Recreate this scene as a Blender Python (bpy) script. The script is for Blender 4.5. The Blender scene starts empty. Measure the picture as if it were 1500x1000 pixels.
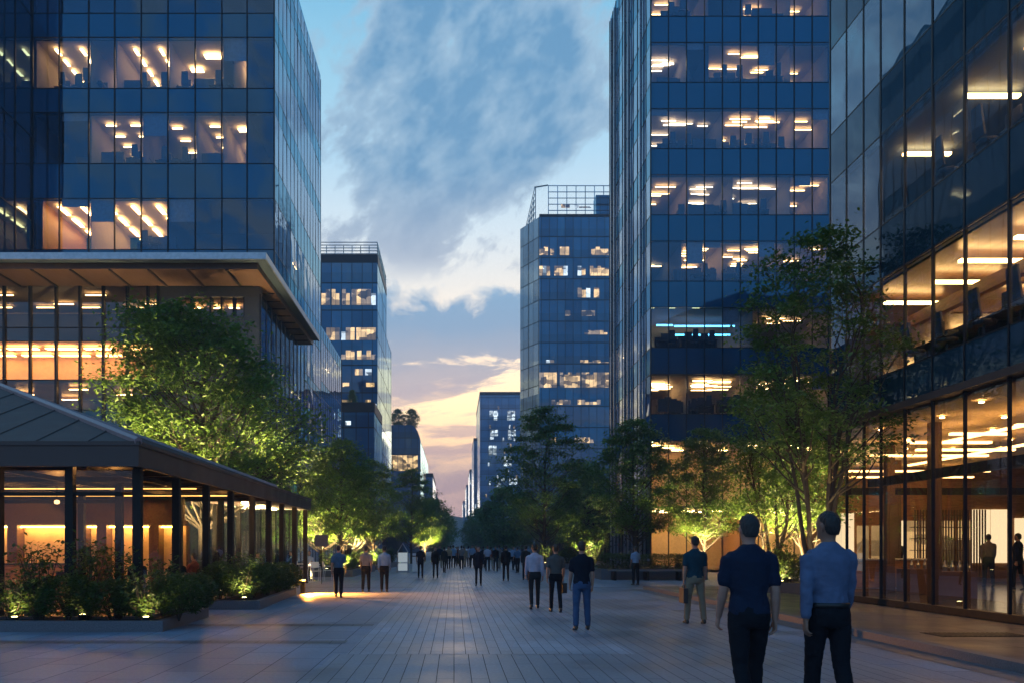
import bpy, bmesh, math, random
from mathutils import Vector, Matrix, noise as mnoise
R = math.radians
scene = bpy.context.scene
col = scene.collection
F = 1200.0; H0 = 1.55; VX = 665.0; HY = 800.0      # focal length in photo pixels, eye height, vanishing point
def gx(px, Y): return (px - VX) * Y / F
def gz(py, Y): return H0 + (HY - py) * Y / F
def gy(py): return F * H0 / (py - HY)
ORD = ['first','second','third','fourth','fifth','sixth','seventh','eighth','ninth','tenth','eleventh','twelfth','thirteenth','fourteenth','fifteenth']

# ------------------------------------------------------------------ objects
def link(o, parent=None):
    col.objects.link(o)
    if parent is not None: o.parent = parent
    return o
def tag(o, label=None, cat=None, group=None, kind=None):
    if label: o['label'] = label
    if cat: o['category'] = cat
    if group: o['group'] = group
    if kind: o['kind'] = kind
    return o
def empty(name, loc=(0,0,0), rz=0.0, label=None, cat=None, group=None):
    o = bpy.data.objects.new(name, None); link(o)
    o.location = loc; o.rotation_euler = (0,0,rz); o.empty_display_size = .3
    return tag(o, label, cat, group)
def copy_tree(o, parent=None):
    c = o.copy(); col.objects.link(c)
    if parent is not None: c.parent = parent
    for ch in list(o.children): copy_tree(ch, c)
    return c

class MB:
    def __init__(s): s.v=[]; s.f=[]; s.m=[]
    def face(s, pts, m=0):
        n=len(s.v); s.v += [tuple(p) for p in pts]; s.f.append(tuple(range(n,n+len(pts)))); s.m.append(m)
    def hexa(s, p, m=0):     # p: 4 bottom, 4 top
        n=len(s.v); s.v += [tuple(q) for q in p]
        for f in ((0,3,2,1),(4,5,6,7),(0,1,5,4),(1,2,6,5),(2,3,7,6),(3,0,4,7)):
            s.f.append(tuple(n+i for i in f)); s.m.append(m)
    def box(s, x0,x1,y0,y1,z0,z1,m=0):
        s.hexa([(x0,y0,z0),(x1,y0,z0),(x1,y1,z0),(x0,y1,z0),(x0,y0,z1),(x1,y0,z1),(x1,y1,z1),(x0,y1,z1)],m)
    def prism(s, poly, z0, z1, m=0):
        n=len(s.v); k=len(poly)
        s.v += [(x,y,z0) for x,y in poly]+[(x,y,z1) for x,y in poly]
        s.f.append(tuple(n+i for i in reversed(range(k)))); s.m.append(m)
        s.f.append(tuple(n+k+i for i in range(k))); s.m.append(m)
        for i in range(k):
            j=(i+1)%k; s.f.append((n+i,n+j,n+k+j,n+k+i)); s.m.append(m)
    def tube(s, pts, rad, n=8, m=0):
        pts=[Vector(p) for p in pts]
        if not hasattr(rad,'__len__'): rad=[rad]*len(pts)
        rings=[]; up=Vector((0.31,0.17,0.93))
        for i,p in enumerate(pts):
            d=(pts[min(i+1,len(pts)-1)]-pts[max(i-1,0)])
            d = d.normalized() if d.length>1e-9 else Vector((0,0,1))
            a=d.cross(up)
            if a.length<1e-3: a=d.cross(Vector((1,0,0)))
            a.normalize(); b=d.cross(a)
            base=len(s.v)
            for k in range(n):
                t=2*math.pi*k/n
                s.v.append(tuple(p+(a*math.cos(t)+b*math.sin(t))*rad[i]))
            rings.append(base)
        for i in range(len(rings)-1):
            for k in range(n):
                k2=(k+1)%n
                s.f.append((rings[i]+k,rings[i]+k2,rings[i+1]+k2,rings[i+1]+k)); s.m.append(m)
        s.f.append(tuple(rings[0]+k for k in reversed(range(n)))); s.m.append(m)
        s.f.append(tuple(rings[-1]+k for k in range(n))); s.m.append(m)
    def lathe(s, c, prof, n=16, m=0):
        pts=[(c[0],c[1],c[2]+z) for r,z in prof]
        base=len(s.v)
        for r,z in prof:
            for k in range(n):
                t=2*math.pi*k/n; s.v.append((c[0]+r*math.cos(t),c[1]+r*math.sin(t),c[2]+z))
        for i in range(len(prof)-1):
            for k in range(n):
                k2=(k+1)%n; s.f.append((base+i*n+k,base+i*n+k2,base+(i+1)*n+k2,base+(i+1)*n+k)); s.m.append(m)
        s.f.append(tuple(base+k for k in reversed(range(n)))); s.m.append(m)
        s.f.append(tuple(base+(len(prof)-1)*n+k for k in range(n))); s.m.append(m)
    def mesh(s, name, mats, smooth=False):
        me=bpy.data.meshes.new(name); me.from_pydata(s.v,[],s.f)
        for m in (mats if isinstance(mats,(list,tuple)) else [mats]): me.materials.append(m)
        me.polygons.foreach_set('material_index', s.m)
        if smooth: me.polygons.foreach_set('use_smooth',[True]*len(s.f))
        me.update(); return me
    def build(s, name, mats, parent=None, smooth=False):
        return link(bpy.data.objects.new(name, s.mesh(name,mats,smooth)), parent)

# ------------------------------------------------------------------ materials
def newmat(name):
    m=bpy.data.materials.new(name); m.use_nodes=True
    nt=m.node_tree; nt.nodes.clear()
    out=nt.nodes.new('ShaderNodeOutputMaterial'); return m,nt,out
def N(nt, typ, **kw):
    n=nt.nodes.new(typ)
    for k,v in kw.items():
        if k.startswith('i_'):
            key=k[2:]; n.inputs[int(key) if key.isdigit() else key.replace('_',' ')].default_value=v
        else: setattr(n,k,v)
    return n
def math_(nt, op, a, b=None, c=None, clamp=False):
    n=nt.nodes.new('ShaderNodeMath'); n.operation=op; n.use_clamp=clamp
    for i,x in enumerate((a,b,c)):
        if x is None: continue
        if isinstance(x,(int,float)): n.inputs[i].default_value=x
        else: nt.links.new(x,n.inputs[i])
    return n.outputs[0]
def mixc(nt, fac, a, b):
    n=nt.nodes.new('ShaderNodeMix'); n.data_type='RGBA'
    for s_,x in ((n.inputs[0],fac),(n.inputs[6],a),(n.inputs[7],b)):
        if isinstance(x,(int,float)): s_.default_value=x
        elif isinstance(x,(tuple,list)): s_.default_value=(x[0],x[1],x[2],1)
        else: nt.links.new(x,s_)
    return n.outputs[2]
def ramp(nt, fac, stops, interp='LINEAR'):
    n=nt.nodes.new('ShaderNodeValToRGB'); r=n.color_ramp; r.interpolation=interp
    while len(r.elements)<len(stops): r.elements.new(.5)
    for e,(p,c) in zip(r.elements,stops):
        e.position=p; e.color=(c,c,c,1) if isinstance(c,(int,float)) else (c[0],c[1],c[2],1)
    nt.links.new(fac,n.inputs[0]); return n.outputs[0]

def pbr(name, c, rough=.6, metal=0, spec=.5, var=.15, scale=6.0, bump=0.0, bscale=60.0, sheen=0, stretch=None):
    """Principled surface with some noise in colour, roughness and relief"""
    m,nt,out=newmat(name); b=N(nt,'ShaderNodeBsdfPrincipled')
    tc=N(nt,'ShaderNodeTexCoord'); src=tc.outputs['Object']
    if stretch:
        mp=N(nt,'ShaderNodeMapping'); mp.inputs['Scale'].default_value=stretch; nt.links.new(src,mp.inputs[0]); src=mp.outputs[0]
    nz=N(nt,'ShaderNodeTexNoise'); nz.inputs['Scale'].default_value=scale; nz.inputs['Detail'].default_value=5
    nt.links.new(src,nz.inputs['Vector'])
    lo=tuple(x*(1-var) for x in c); hi=tuple(min(1,x*(1+var)) for x in c)
    nt.links.new(ramp(nt,nz.outputs[0],[(.3,lo),(.7,hi)]), b.inputs['Base Color'])
    nt.links.new(ramp(nt,nz.outputs[0],[(.25,max(0.02,rough*.8)),(.75,min(1,rough*1.2))]), b.inputs['Roughness'])
    b.inputs['Metallic'].default_value=metal; b.inputs['Specular IOR Level'].default_value=spec
    if sheen: b.inputs['Sheen Weight'].default_value=sheen
    if bump:
        n2=N(nt,'ShaderNodeTexNoise'); n2.inputs['Scale'].default_value=bscale; n2.inputs['Detail'].default_value=3
        nt.links.new(src,n2.inputs['Vector'])
        bp=N(nt,'ShaderNodeBump'); bp.inputs['Strength'].default_value=bump; bp.inputs['Distance'].default_value=.02
        nt.links.new(n2.outputs[0],bp.inputs['Height']); nt.links.new(bp.outputs[0],b.inputs['Normal'])
    nt.links.new(b.outputs[0],out.inputs[0]); return m

def schlick(nt, f0):
    lw=N(nt,'ShaderNodeLayerWeight'); lw.inputs[0].default_value=.5
    p=math_(nt,'POWER',lw.outputs['Facing'],4.5)
    return math_(nt,'MULTIPLY_ADD',p,1-f0,f0,True)
def wavy(nt, amt, scale):
    """slow unevenness of rolled glass"""
    tc=N(nt,'ShaderNodeTexCoord'); nz=N(nt,'ShaderNodeTexNoise'); nz.inputs['Scale'].default_value=scale; nz.inputs['Detail'].default_value=1
    nt.links.new(tc.outputs['Object'],nz.inputs['Vector'])
    bp=N(nt,'ShaderNodeBump'); bp.inputs['Strength'].default_value=amt; bp.inputs['Distance'].default_value=.05
    nt.links.new(nz.outputs[0],bp.inputs['Height']); return bp.outputs[0]
def glassmat(name, tint, f0, gl=(.8,.9,1), rough=.01, wav=.05):
    m,nt,out=newmat(name)
    t=N(nt,'ShaderNodeBsdfTransparent'); t.inputs[0].default_value=(*tint,1)
    g=N(nt,'ShaderNodeBsdfGlossy'); g.inputs['Color'].default_value=(*gl,1); g.inputs['Roughness'].default_value=rough
    if wav: nt.links.new(wavy(nt,wav,.7),g.inputs['Normal'])
    mx=N(nt,'ShaderNodeMixShader'); nt.links.new(schlick(nt,f0),mx.inputs[0])
    nt.links.new(t.outputs[0],mx.inputs[1]); nt.links.new(g.outputs[0],mx.inputs[2]); nt.links.new(mx.outputs[0],out.inputs[0]); return m
def spandmat(name, base, f0, gl=(.7,.85,1), rough=.03, wav=.12, grid=None):
    """opaque coated glass; grid=(w,h) draws the joints of a far curtain wall"""
    m,nt,out=newmat(name)
    d=N(nt,'ShaderNodeBsdfDiffuse')
    g=N(nt,'ShaderNodeBsdfGlossy'); g.inputs['Color'].default_value=(*gl,1); g.inputs['Roughness'].default_value=rough
    if wav: nt.links.new(wavy(nt,wav,.7),g.inputs['Normal'])
    mx=N(nt,'ShaderNodeMixShader'); fac=schlick(nt,f0); basec=None
    tc=N(nt,'ShaderNodeTexCoord')
    nz=N(nt,'ShaderNodeTexNoise'); nz.inputs['Scale'].default_value=.25; nt.links.new(tc.outputs['Object'],nz.inputs['Vector'])
    basec=ramp(nt,nz.outputs[0],[(.3,tuple(x*.8 for x in base)),(.7,tuple(x*1.2 for x in base))])
    if grid:
        sp=N(nt,'ShaderNodeSeparateXYZ'); nt.links.new(tc.outputs['Object'],sp.inputs[0])
        def line(o,w,th):
            fr=math_(nt,'FRACT',math_(nt,'DIVIDE',o,w)); return math_(nt,'LESS_THAN',fr,th/w)
        ge=N(nt,'ShaderNodeNewGeometry'); sn=N(nt,'ShaderNodeSeparateXYZ'); nt.links.new(ge.outputs['True Normal'],sn.inputs[0])
        nx=math_(nt,'LESS_THAN',math_(nt,'ABSOLUTE',sn.outputs[0]),.95); ny=math_(nt,'LESS_THAN',math_(nt,'ABSOLUTE',sn.outputs[1]),.6)
        l=math_(nt,'MAXIMUM',math_(nt,'MAXIMUM',math_(nt,'MULTIPLY',line(sp.outputs[0],grid[0],.1),nx),math_(nt,'MULTIPLY',line(sp.outputs[1],grid[0],.1),ny)),line(sp.outputs[2],grid[1],.18))
        band=math_(nt,'FRACT',math_(nt,'DIVIDE',sp.outputs[2],grid[1])); band=math_(nt,'LESS_THAN',band,.4)
        basec=mixc(nt,math_(nt,'MULTIPLY',band,.5),basec,tuple(x*.45 for x in base))
        basec=mixc(nt,l,basec,(.006,.008,.012))
        # each pane catches the sky a little differently
        vd=N(nt,'ShaderNodeVectorMath'); vd.operation='DIVIDE'; va_=N(nt,'ShaderNodeVectorMath'); va_.inputs[1].default_value=(.013,.017,.011); nt.links.new(tc.outputs['Object'],va_.inputs[0]); nt.links.new(va_.outputs[0],vd.inputs[0]); vd.inputs[1].default_value=(grid[0],grid[0],grid[1])
        vf=N(nt,'ShaderNodeVectorMath'); vf.operation='FLOOR'; nt.links.new(vd.outputs[0],vf.inputs[0])
        wn=N(nt,'ShaderNodeTexWhiteNoise'); nt.links.new(vf.outputs[0],wn.inputs['Vector'])
        fac=math_(nt,'MULTIPLY',fac,math_(nt,'MULTIPLY_ADD',wn.outputs[0],.5,.65),None,True)
        fac=math_(nt,'MULTIPLY',fac,math_(nt,'SUBTRACT',1.0,math_(nt,'MULTIPLY',l,.8)))
    nt.links.new(basec,d.inputs[0]); nt.links.new(fac,mx.inputs[0])
    nt.links.new(d.outputs[0],mx.inputs[1]); nt.links.new(g.outputs[0],mx.inputs[2]); nt.links.new(mx.outputs[0],out.inputs[0]); return m
def emit(name, c, s):
    m,nt,out=newmat(name); e=N(nt,'ShaderNodeEmission'); e.inputs[0].default_value=(*c,1); e.inputs[1].default_value=s
    nt.links.new(e.outputs[0],out.inputs[0]); return m
def litwin(name, c, s):
    """a lit window far off: uneven light, blinds and furniture show as bands and blocks"""
    m,nt,out=newmat(name); e=N(nt,'ShaderNodeEmission')
    tc=N(nt,'ShaderNodeTexCoord'); mp=N(nt,'ShaderNodeMapping'); mp.inputs['Scale'].default_value=(.9,.9,1.3); nt.links.new(tc.outputs['Object'],mp.inputs[0])
    vo=N(nt,'ShaderNodeTexVoronoi'); vo.distance='CHEBYCHEV'; vo.inputs['Scale'].default_value=1.0; nt.links.new(mp.outputs[0],vo.inputs['Vector'])
    nz=N(nt,'ShaderNodeTexNoise'); nz.inputs['Scale'].default_value=.6; nz.inputs['Detail'].default_value=4; nt.links.new(tc.outputs['Object'],nz.inputs['Vector'])
    sp=N(nt,'ShaderNodeSeparateColor'); nt.links.new(vo.outputs['Color'],sp.inputs[0])
    f=math_(nt,'MULTIPLY',ramp(nt,sp.outputs[0],[(.15,.12),(.5,.55),(.9,1.3)]),ramp(nt,nz.outputs[0],[(.3,.45),(.7,1.25)]))
    e.inputs[0].default_value=(*c,1); nt.links.new(math_(nt,'MULTIPLY',f,s),e.inputs[1])
    g=N(nt,'ShaderNodeBsdfGlossy'); g.inputs['Roughness'].default_value=.03; g.inputs['Color'].default_value=(.6,.75,1,1)
    mx=N(nt,'ShaderNodeMixShader'); nt.links.new(schlick(nt,.15),mx.inputs[0]); nt.links.new(e.outputs[0],mx.inputs[1]); nt.links.new(g.outputs[0],mx.inputs[2])
    nt.links.new(mx.outputs[0],out.inputs[0]); return m
def leafmat(name, a, b, trans=.36):
    m,nt,out=newmat(name); ge=N(nt,'ShaderNodeNewGeometry')
    c=ramp(nt,ge.outputs['Random Per Island'],[(0,a),(1,b)])
    d=N(nt,'ShaderNodeBsdfPrincipled'); d.inputs['Roughness'].default_value=.45; d.inputs['Specular IOR Level'].default_value=.35
    t=N(nt,'ShaderNodeBsdfTranslucent'); mx=N(nt,'ShaderNodeMixShader'); mx.inputs[0].default_value=trans
    nt.links.new(c,d.inputs['Base Color']); nt.links.new(mixc(nt,.5,c,(.14,.2,.02)),t.inputs[0])
    nt.links.new(d.outputs[0],mx.inputs[1]); nt.links.new(t.outputs[0],mx.inputs[2]); nt.links.new(mx.outputs[0],out.inputs[0]); return m
def paving(name, c1, c2, bw, bh, along_y=True, rough=.38, mortar=.006, off=.5, dirt=.38):
    m,nt,out=newmat(name); b=N(nt,'ShaderNodeBsdfPrincipled')
    tc=N(nt,'ShaderNodeTexCoord'); mp=N(nt,'ShaderNodeMapping'); nt.links.new(tc.outputs['Object'],mp.inputs[0])
    if along_y: mp.inputs['Rotation'].default_value=(0,0,R(90))
    br=N(nt,'ShaderNodeTexBrick'); br.offset=off; br.inputs['Scale'].default_value=1
    br.inputs['Brick Width'].default_value=bw; br.inputs['Row Height'].default_value=bh; br.inputs['Mortar Size'].default_value=mortar
    br.inputs['Mortar Smooth'].default_value=.1; br.inputs['Bias'].default_value=0
    br.inputs['Color1'].default_value=(*c1,1); br.inputs['Color2'].default_value=(*c2,1); br.inputs['Mortar'].default_value=(.04,.04,.046,1)
    nt.links.new(mp.outputs[0],br.inputs['Vector'])
    n1=N(nt,'ShaderNodeTexNoise'); n1.inputs['Scale'].default_value=.45; n1.inputs['Detail'].default_value=6; n1.inputs['Roughness'].default_value=.65
    n2=N(nt,'ShaderNodeTexNoise'); n2.inputs['Scale'].default_value=22; n2.inputs['Detail'].default_value=4
    for q in (n1,n2): nt.links.new(tc.outputs['Object'],q.inputs['Vector'])
    dirtf=ramp(nt,n1.outputs[0],[(.38,1-dirt),(.62,1.0)]); gr=ramp(nt,n2.outputs[0],[(.3,.82),(.7,1.12)])
    vo=N(nt,'ShaderNodeTexVoronoi'); vo.inputs['Scale'].default_value=1.7; nt.links.new(tc.outputs['Object'],vo.inputs['Vector'])
    gum=math_(nt,'MULTIPLY_ADD',math_(nt,'LESS_THAN',vo.outputs['Distance'],.035),-.45,1.0); dirtf=math_(nt,'MULTIPLY',dirtf,gum)
    vm=N(nt,'ShaderNodeVectorMath'); vm.operation='MULTIPLY'; nt.links.new(br.outputs[0],vm.inputs[0]); nt.links.new(math_(nt,'MULTIPLY',dirtf,gr),vm.inputs[1])
    nt.links.new(vm.outputs[0],b.inputs['Base Color'])
    nt.links.new(math_(nt,'ADD',ramp(nt,n1.outputs[0],[(.35,rough*.7),(.65,rough*1.25)]),math_(nt,'MULTIPLY',br.outputs['Fac'],.25)),b.inputs['Roughness'])
    bp=N(nt,'ShaderNodeBump'); bp.inputs['Strength'].default_value=.5; bp.inputs['Distance'].default_value=.006
    hh=math_(nt,'ADD',math_(nt,'SUBTRACT',1.0,br.outputs['Fac']),math_(nt,'MULTIPLY',n2.outputs[0],.25)); nt.links.new(hh,bp.inputs['Height'])
    nt.links.new(bp.outputs[0],b.inputs['Normal']); nt.links.new(b.outputs[0],out.inputs[0]); return m

M={}
M['glass']=glassmat('blue_tinted_glass',(.66,.76,.86),.13,(.55,.75,1))
M['glass_side']=glassmat('mirror_blue_glass',(.42,.52,.62),.24,(.62,.8,1),wav=.2)
M['glass_clear']=glassmat('clear_shop_glass',(.76,.76,.77),.19,(.9,.95,1),wav=.05)
M['glass_grey']=glassmat('grey_tinted_glass',(.62,.62,.64),.09,(.8,.9,1))
M['spand']=spandmat('dark_blue_spandrel_glass',(.005,.044,.10),.11,(.42,.76,1))
M['spand2']=spandmat('teal_blue_spandrel_glass',(.006,.044,.09),.10,(.42,.76,1))
M['spand3']=spandmat('slate_spandrel_glass',(.014,.038,.058),.07,(.6,.8,1))
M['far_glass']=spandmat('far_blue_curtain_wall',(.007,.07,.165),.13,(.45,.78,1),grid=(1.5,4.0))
M['far_side']=spandmat('far_skylit_curtain_wall',(.025,.09,.17),.30,(.6,.85,1),grid=(1.6,4.0))  # paler copy for street sides: the bright sky on them is coloured in
M['far_hazy']=spandmat('hazy_blue_curtain_wall',(.075,.18,.33),.12,(.6,.78,1),grid=(2.5,4.0))  # distance haze is mixed into this paler blue base
M['mull']=pbr('dark_mullion_metal',(.012,.016,.024),.4,.6)
M['mull_lt']=pbr('light_mullion_metal',(.25,.28,.33),.3,.9)
M['dark_metal']=pbr('dark_bronze_column',(.012,.010,.009),.55,0,.25,bump=.05)
M['steel']=pbr('brushed_steel',(.4,.42,.45),.35,.9)
M['stone_dk']=pbr('dark_stone_cladding',(.035,.042,.055),.5,bump=.1)
M['granite']=pbr('grey_granite_kerb',(.11,.115,.13),.5,scale=40,var=.3,bump=.1)
M['soil']=pbr('dark_soil',(.02,.014,.01),.95,var=.4,bump=.5)
M['canopy_top']=pbr('canopy_metal',(.06,.085,.12),.35,.4)
M['soffit']=pbr('bronze_soffit',(.095,.055,.038),.35,.3,stretch=(1,.2,1))
M['fascia']=pbr('taupe_fascia',(.06,.038,.032),.5,var=.12,scale=1.5,bump=.03)
M['roofing']=pbr('brown_roof_sheet',(.088,.064,.055),.75,var=.15,scale=2)
M['roof_edge']=pbr('pink_grey_roof_edge',(.30,.22,.22),.45)
M['wood']=pbr('warm_wood',(.33,.17,.065),.45,var=.35,scale=3,stretch=(1,12,12))
M['wood_dk']=pbr('dark_wood',(.13,.07,.035),.5,var=.35,scale=3,stretch=(12,1,12))
M['plaster']=pbr('warm_plaster',(.58,.43,.25),.8,var=.1)
M['ceil']=pbr('office_ceiling',(.55,.46,.38),.8,var=.06)
M['wall_w']=pbr('office_wall',(.34,.29,.25),.8,var=.1)
M['wall_b']=pbr('dim_office_blue',(.10,.14,.2),.8,var=.1)
M['carpet']=pbr('office_carpet',(.09,.09,.10),.9,var=.2)
M['shopfloor']=pbr('polished_shop_floor',(.05,.05,.055),.18,var=.2)
M['desk']=pbr('dark_desk_laminate',(.018,.022,.03),.5)
M['white']=pbr('white_powder_coat',(.7,.7,.72),.4,var=.05)
M['bark']=pbr('grey_brown_bark',(.055,.042,.03),.9,var=.4,scale=14,bump=.6,bscale=30,stretch=(1,1,.25))
M['leaf']=leafmat('green_leaf',(.055,.13,.018),(.15,.26,.036))
M['leaf_dk']=leafmat('dark_green_leaf',(.052,.128,.026),(.12,.22,.044),.3)
M['leaf_hedge']=leafmat('hedge_leaf',(.024,.06,.016),(.06,.12,.024),.3)
M['lamp_w']=emit('warm_ceiling_light',(1,.55,.20),14.0)
M['lamp_o']=emit('orange_ceiling_light',(1,.50,.15),20.0)
M['lamp_n']=emit('neutral_ceiling_light',(1,.55,.19),13.0)
M['lamp_c']=emit('cyan_strip_light',(.12,.62,1),5.0)
M['lamp_cove']=emit('amber_cove_light',(1,.50,.12),40.0)
M['lamp_soft']=emit('soft_backlit_panel',(1,.72,.40),1.3)
M['lamp_day']=emit('neutral_office_light',(1,.70,.40),8.0)
M['blind']=pbr('grey_roller_blind',(.22,.23,.25),.9)
M['lamp_lobby']=emit('lobby_ceiling_light',(1,.55,.18),42.0)
M['lamp_cstrip']=emit('cafe_strip_light',(1,.46,.11),2.2)
M['globe']=emit('amber_globe',(1,.56,.2),2.6)
M['niche']=litwin('added_amber_glow',(1,.58,.22),1.1)  # uneven amber glow, added to make the shop interior glimmer
M['glass_cafe']=glassmat('cafe_glass',(.9,.9,.9),.045,(.9,.95,1),wav=0)
M['lamp_shop']=emit('shop_ceiling_light',(1,.52,.17),7.0)
M['lamp_bol']=emit('bollard_lens',(1,.5,.12),9.0)
M['lamp_cafe']=emit('cafe_downlight',(1,.47,.12),150.0)
M['uplens']=emit('uplight_lens',(1,.78,.3),12.0)
M['win_warm']=litwin('far_warm_window',(1,.66,.30),.95)
M['win_cool']=litwin('far_cool_window',(.75,.9,1),1.1)
M['totem']=emit('backlit_totem_panel',(.75,.9,1),.28)
M['win_dim']=litwin('far_dim_window',(1,.75,.5),.30)
M['tile']=paving('large_paving_slabs',(.29,.32,.40),(.23,.255,.325),1.2,.6,True,.46,.006)
M['strip']=paving('narrow_pavers',(.39,.41,.48),(.31,.33,.39),.9,.17,True,.40,.0045)
M['strip_near']=paving('long_pavers',(.30,.31,.355),(.25,.26,.30),2.4,.205,True,.42,.005)
M['walk']=paving('dark_pavement_slabs',(.055,.06,.075),(.042,.046,.058),.9,.9,False,.4,.006,off=0)
M['band']=paving('dark_granite_band',(.15,.155,.18),(.12,.125,.145),.8,.4,True,.45,.005)
# ------------------------------------------------------------------ people (built while the scene is still empty)
M['skin']=pbr('skin',(.36,.2,.14),.5,var=.08,scale=20)
M['skin_dk']=pbr('tanned_skin',(.24,.125,.08),.5,var=.08,scale=20)
M['hair_dk']=pbr('dark_hair',(.012,.010,.009),.5,var=.4,scale=40,bump=.5,bscale=160,stretch=(1,1,.15))
M['hair_gr']=pbr('grey_hair',(.028,.026,.025),.7,var=.4,scale=40,bump=.5,bscale=160,stretch=(1,1,.15))
M['hair_br']=pbr('brown_hair',(.035,.02,.013),.5,var=.4,scale=40,bump=.5,bscale=160,stretch=(1,1,.15))
M['shoe']=pbr('black_leather',(.012,.011,.011),.35)
M['belt']=pbr('black_belt',(.01,.01,.01),.4)
M['eye']=pbr('eye_white',(.5,.5,.48),.2,var=.02)
def cloth(name,c,sc=90): return pbr(name,c,.85,var=.12,scale=9,bump=.25,bscale=sc,spec=.12)
M['c_navy']=cloth('navy_cotton',(.012,.020,.042)); M['c_blue']=cloth('blue_shirt_cotton',(.095,.13,.215)); M['c_black']=cloth('black_wool',(.009,.010,.014))
M['c_dknavy']=cloth('dark_navy_wool',(.012,.014,.024)); M['c_khaki']=cloth('khaki_cotton',(.21,.17,.115)); M['c_teal']=cloth('dark_teal_cotton',(.014,.045,.065))
M['c_jean']=cloth('blue_denim',(.045,.085,.17)); M['c_white']=cloth('pale_lilac_cotton',(.42,.41,.50)); M['c_olive']=cloth('grey_olive_cotton',(.085,.085,.08))
M['c_beige']=cloth('grey_beige_cotton',(.21,.19,.19)); M['c_sky']=cloth('light_blue_cotton',(.22,.32,.46)); M['c_mid']=cloth('mid_blue_cotton',(.06,.13,.22)); M['c_char']=cloth('charcoal_wool',(.022,.023,.027)); M['c_tan']=cloth('tan_cotton',(.30,.22,.14)); M['c_rust']=cloth('rust_cotton',(.16,.05,.04))
def V(*a): return Vector(a)
def loft(mb,secs,n=18):
    base=len(mb.v)
    for c,ax,ay in secs:
        for k in range(n):
            t=2*math.pi*k/n; mb.v.append(tuple(c+ax*math.cos(t)+ay*math.sin(t)))
    for i in range(len(secs)-1):
        for k in range(n):
            k2=(k+1)%n; mb.f.append((base+i*n+k,base+i*n+k2,base+(i+1)*n+k2,base+(i+1)*n+k)); mb.m.append(0)
    mb.f.append(tuple(base+k for k in reversed(range(n)))); mb.m.append(0)
    e=base+(len(secs)-1)*n; mb.f.append(tuple(e+k for k in range(n))); mb.m.append(0)
def zsec(z,cy,rx,ry,cx=0): return (V(cx,cy,z),V(rx,0,0),V(0,ry,0))
def limb(mb,pts,rad,n=12):
    """a closed tapered tube with rounded ends, densely ringed"""
    P=[];Q=[]
    for i in range(len(pts)-1):
        for k in range(4):
            t=k/4; P.append(pts[i].lerp(pts[i+1],t)); Q.append(rad[i]*(1-t)+rad[i+1]*t)
    P.append(pts[-1]);Q.append(rad[-1])
    d0=(P[0]-P[1]).normalized(); d1=(P[-1]-P[-2]).normalized()
    P=[P[0]+d0*Q[0]*.8,P[0]+d0*Q[0]*.5]+P+[P[-1]+d1*Q[-1]*.5,P[-1]+d1*Q[-1]*.8]; Q=[Q[0]*.35,Q[0]*.8]+Q+[Q[-1]*.8,Q[-1]*.35]
    mb.tube(P,Q,n)
def fused(mb,voxel,smooth=2,disp=None,name='body'):
    """union of overlapping closed tubes as one continuous surface"""
    me=bpy.data.meshes.new('tmp'); me.from_pydata(mb.v,[],mb.f); me.update()
    bm=bmesh.new(); bm.from_mesh(me); bmesh.ops.recalc_face_normals(bm,faces=bm.faces); bm.to_mesh(me); bm.free()
    o=bpy.data.objects.new('tmp',me); col.objects.link(o)
    md=o.modifiers.new('r','REMESH'); md.mode='VOXEL'; md.voxel_size=voxel; md.use_smooth_shade=True
    dg=bpy.context.evaluated_depsgraph_get(); out=bpy.data.meshes.new_from_object(o.evaluated_get(dg))
    bpy.data.objects.remove(o); bpy.data.meshes.remove(me)
    bm=bmesh.new(); bm.from_mesh(out)
    for _ in range(smooth): bmesh.ops.smooth_vert(bm,verts=bm.verts,factor=.5,use_axis_x=True,use_axis_y=True,use_axis_z=True)
    if disp:
        bm.normal_update()
        for v in bm.verts: v.co+=v.normal*disp(v.co)
    for f in bm.faces: f.smooth=True
    bm.to_mesh(out); bm.free(); out.name=name; return out
PM={}
def joints(pose):
    """joint positions of a 1.8 m figure facing +Y"""
    J={}; st=pose.get('stride',1.0); sit=pose.get('sit',False)
    for s,nm in ((-1,'l'),(1,'r')):
        front = (s<0)==(pose.get('lead','l')=='l')
        if sit: a,fl=R(84),R(88)
        elif st==0: a,fl=R(1.5*s),R(3)
        else: a,fl=(R(17*st),R(6)) if front else (R(-10*st),R(24*st))
        hip=V(.092*s,0,.93); sp_=pose.get('spread',.02)
        knee=hip+V(sp_*s*.5,.44*math.sin(a),-.44*math.cos(a)); b=a-fl
        ank=knee+V(sp_*s*.3,.42*math.sin(b),-.42*math.cos(b))
        pitch=0 if (front or sit or st==0) else R(-28*st)
        J['hip'+nm],J['knee'+nm],J['ank'+nm],J['pitch'+nm]=hip,knee,ank,pitch
        sw=pose.get('swing',14)*(-1 if front else 1) if st and not sit else pose.get('swing0',4)
        bend=pose.get('bend',16)
        if pose.get('hold')==nm or sit: sw,bend=(30,75) if sit else (12,62)
        sh=V(.182*s,-.005,1.425); ab=.11 if not sit else .1
        el=sh+V(ab*s*.29,.29*math.sin(R(sw)),-.29*math.cos(R(sw))*(1-ab*ab/2))
        c=R(sw+bend); wr=el+V(.03*s*.25,.25*math.sin(c),-.25*math.cos(c))
        J['sh'+nm],J['el'+nm],J['wr'+nm]=sh,el,wr
    lo=min(J['ankl'].z,J['ankr'].z)-.085 if not sit else J['ankl'].z-.085
    for k in J:
        if not k.startswith('pitch'): J[k]=J[k]-V(0,0,lo)
    J['dz']=-lo; return J
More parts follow.
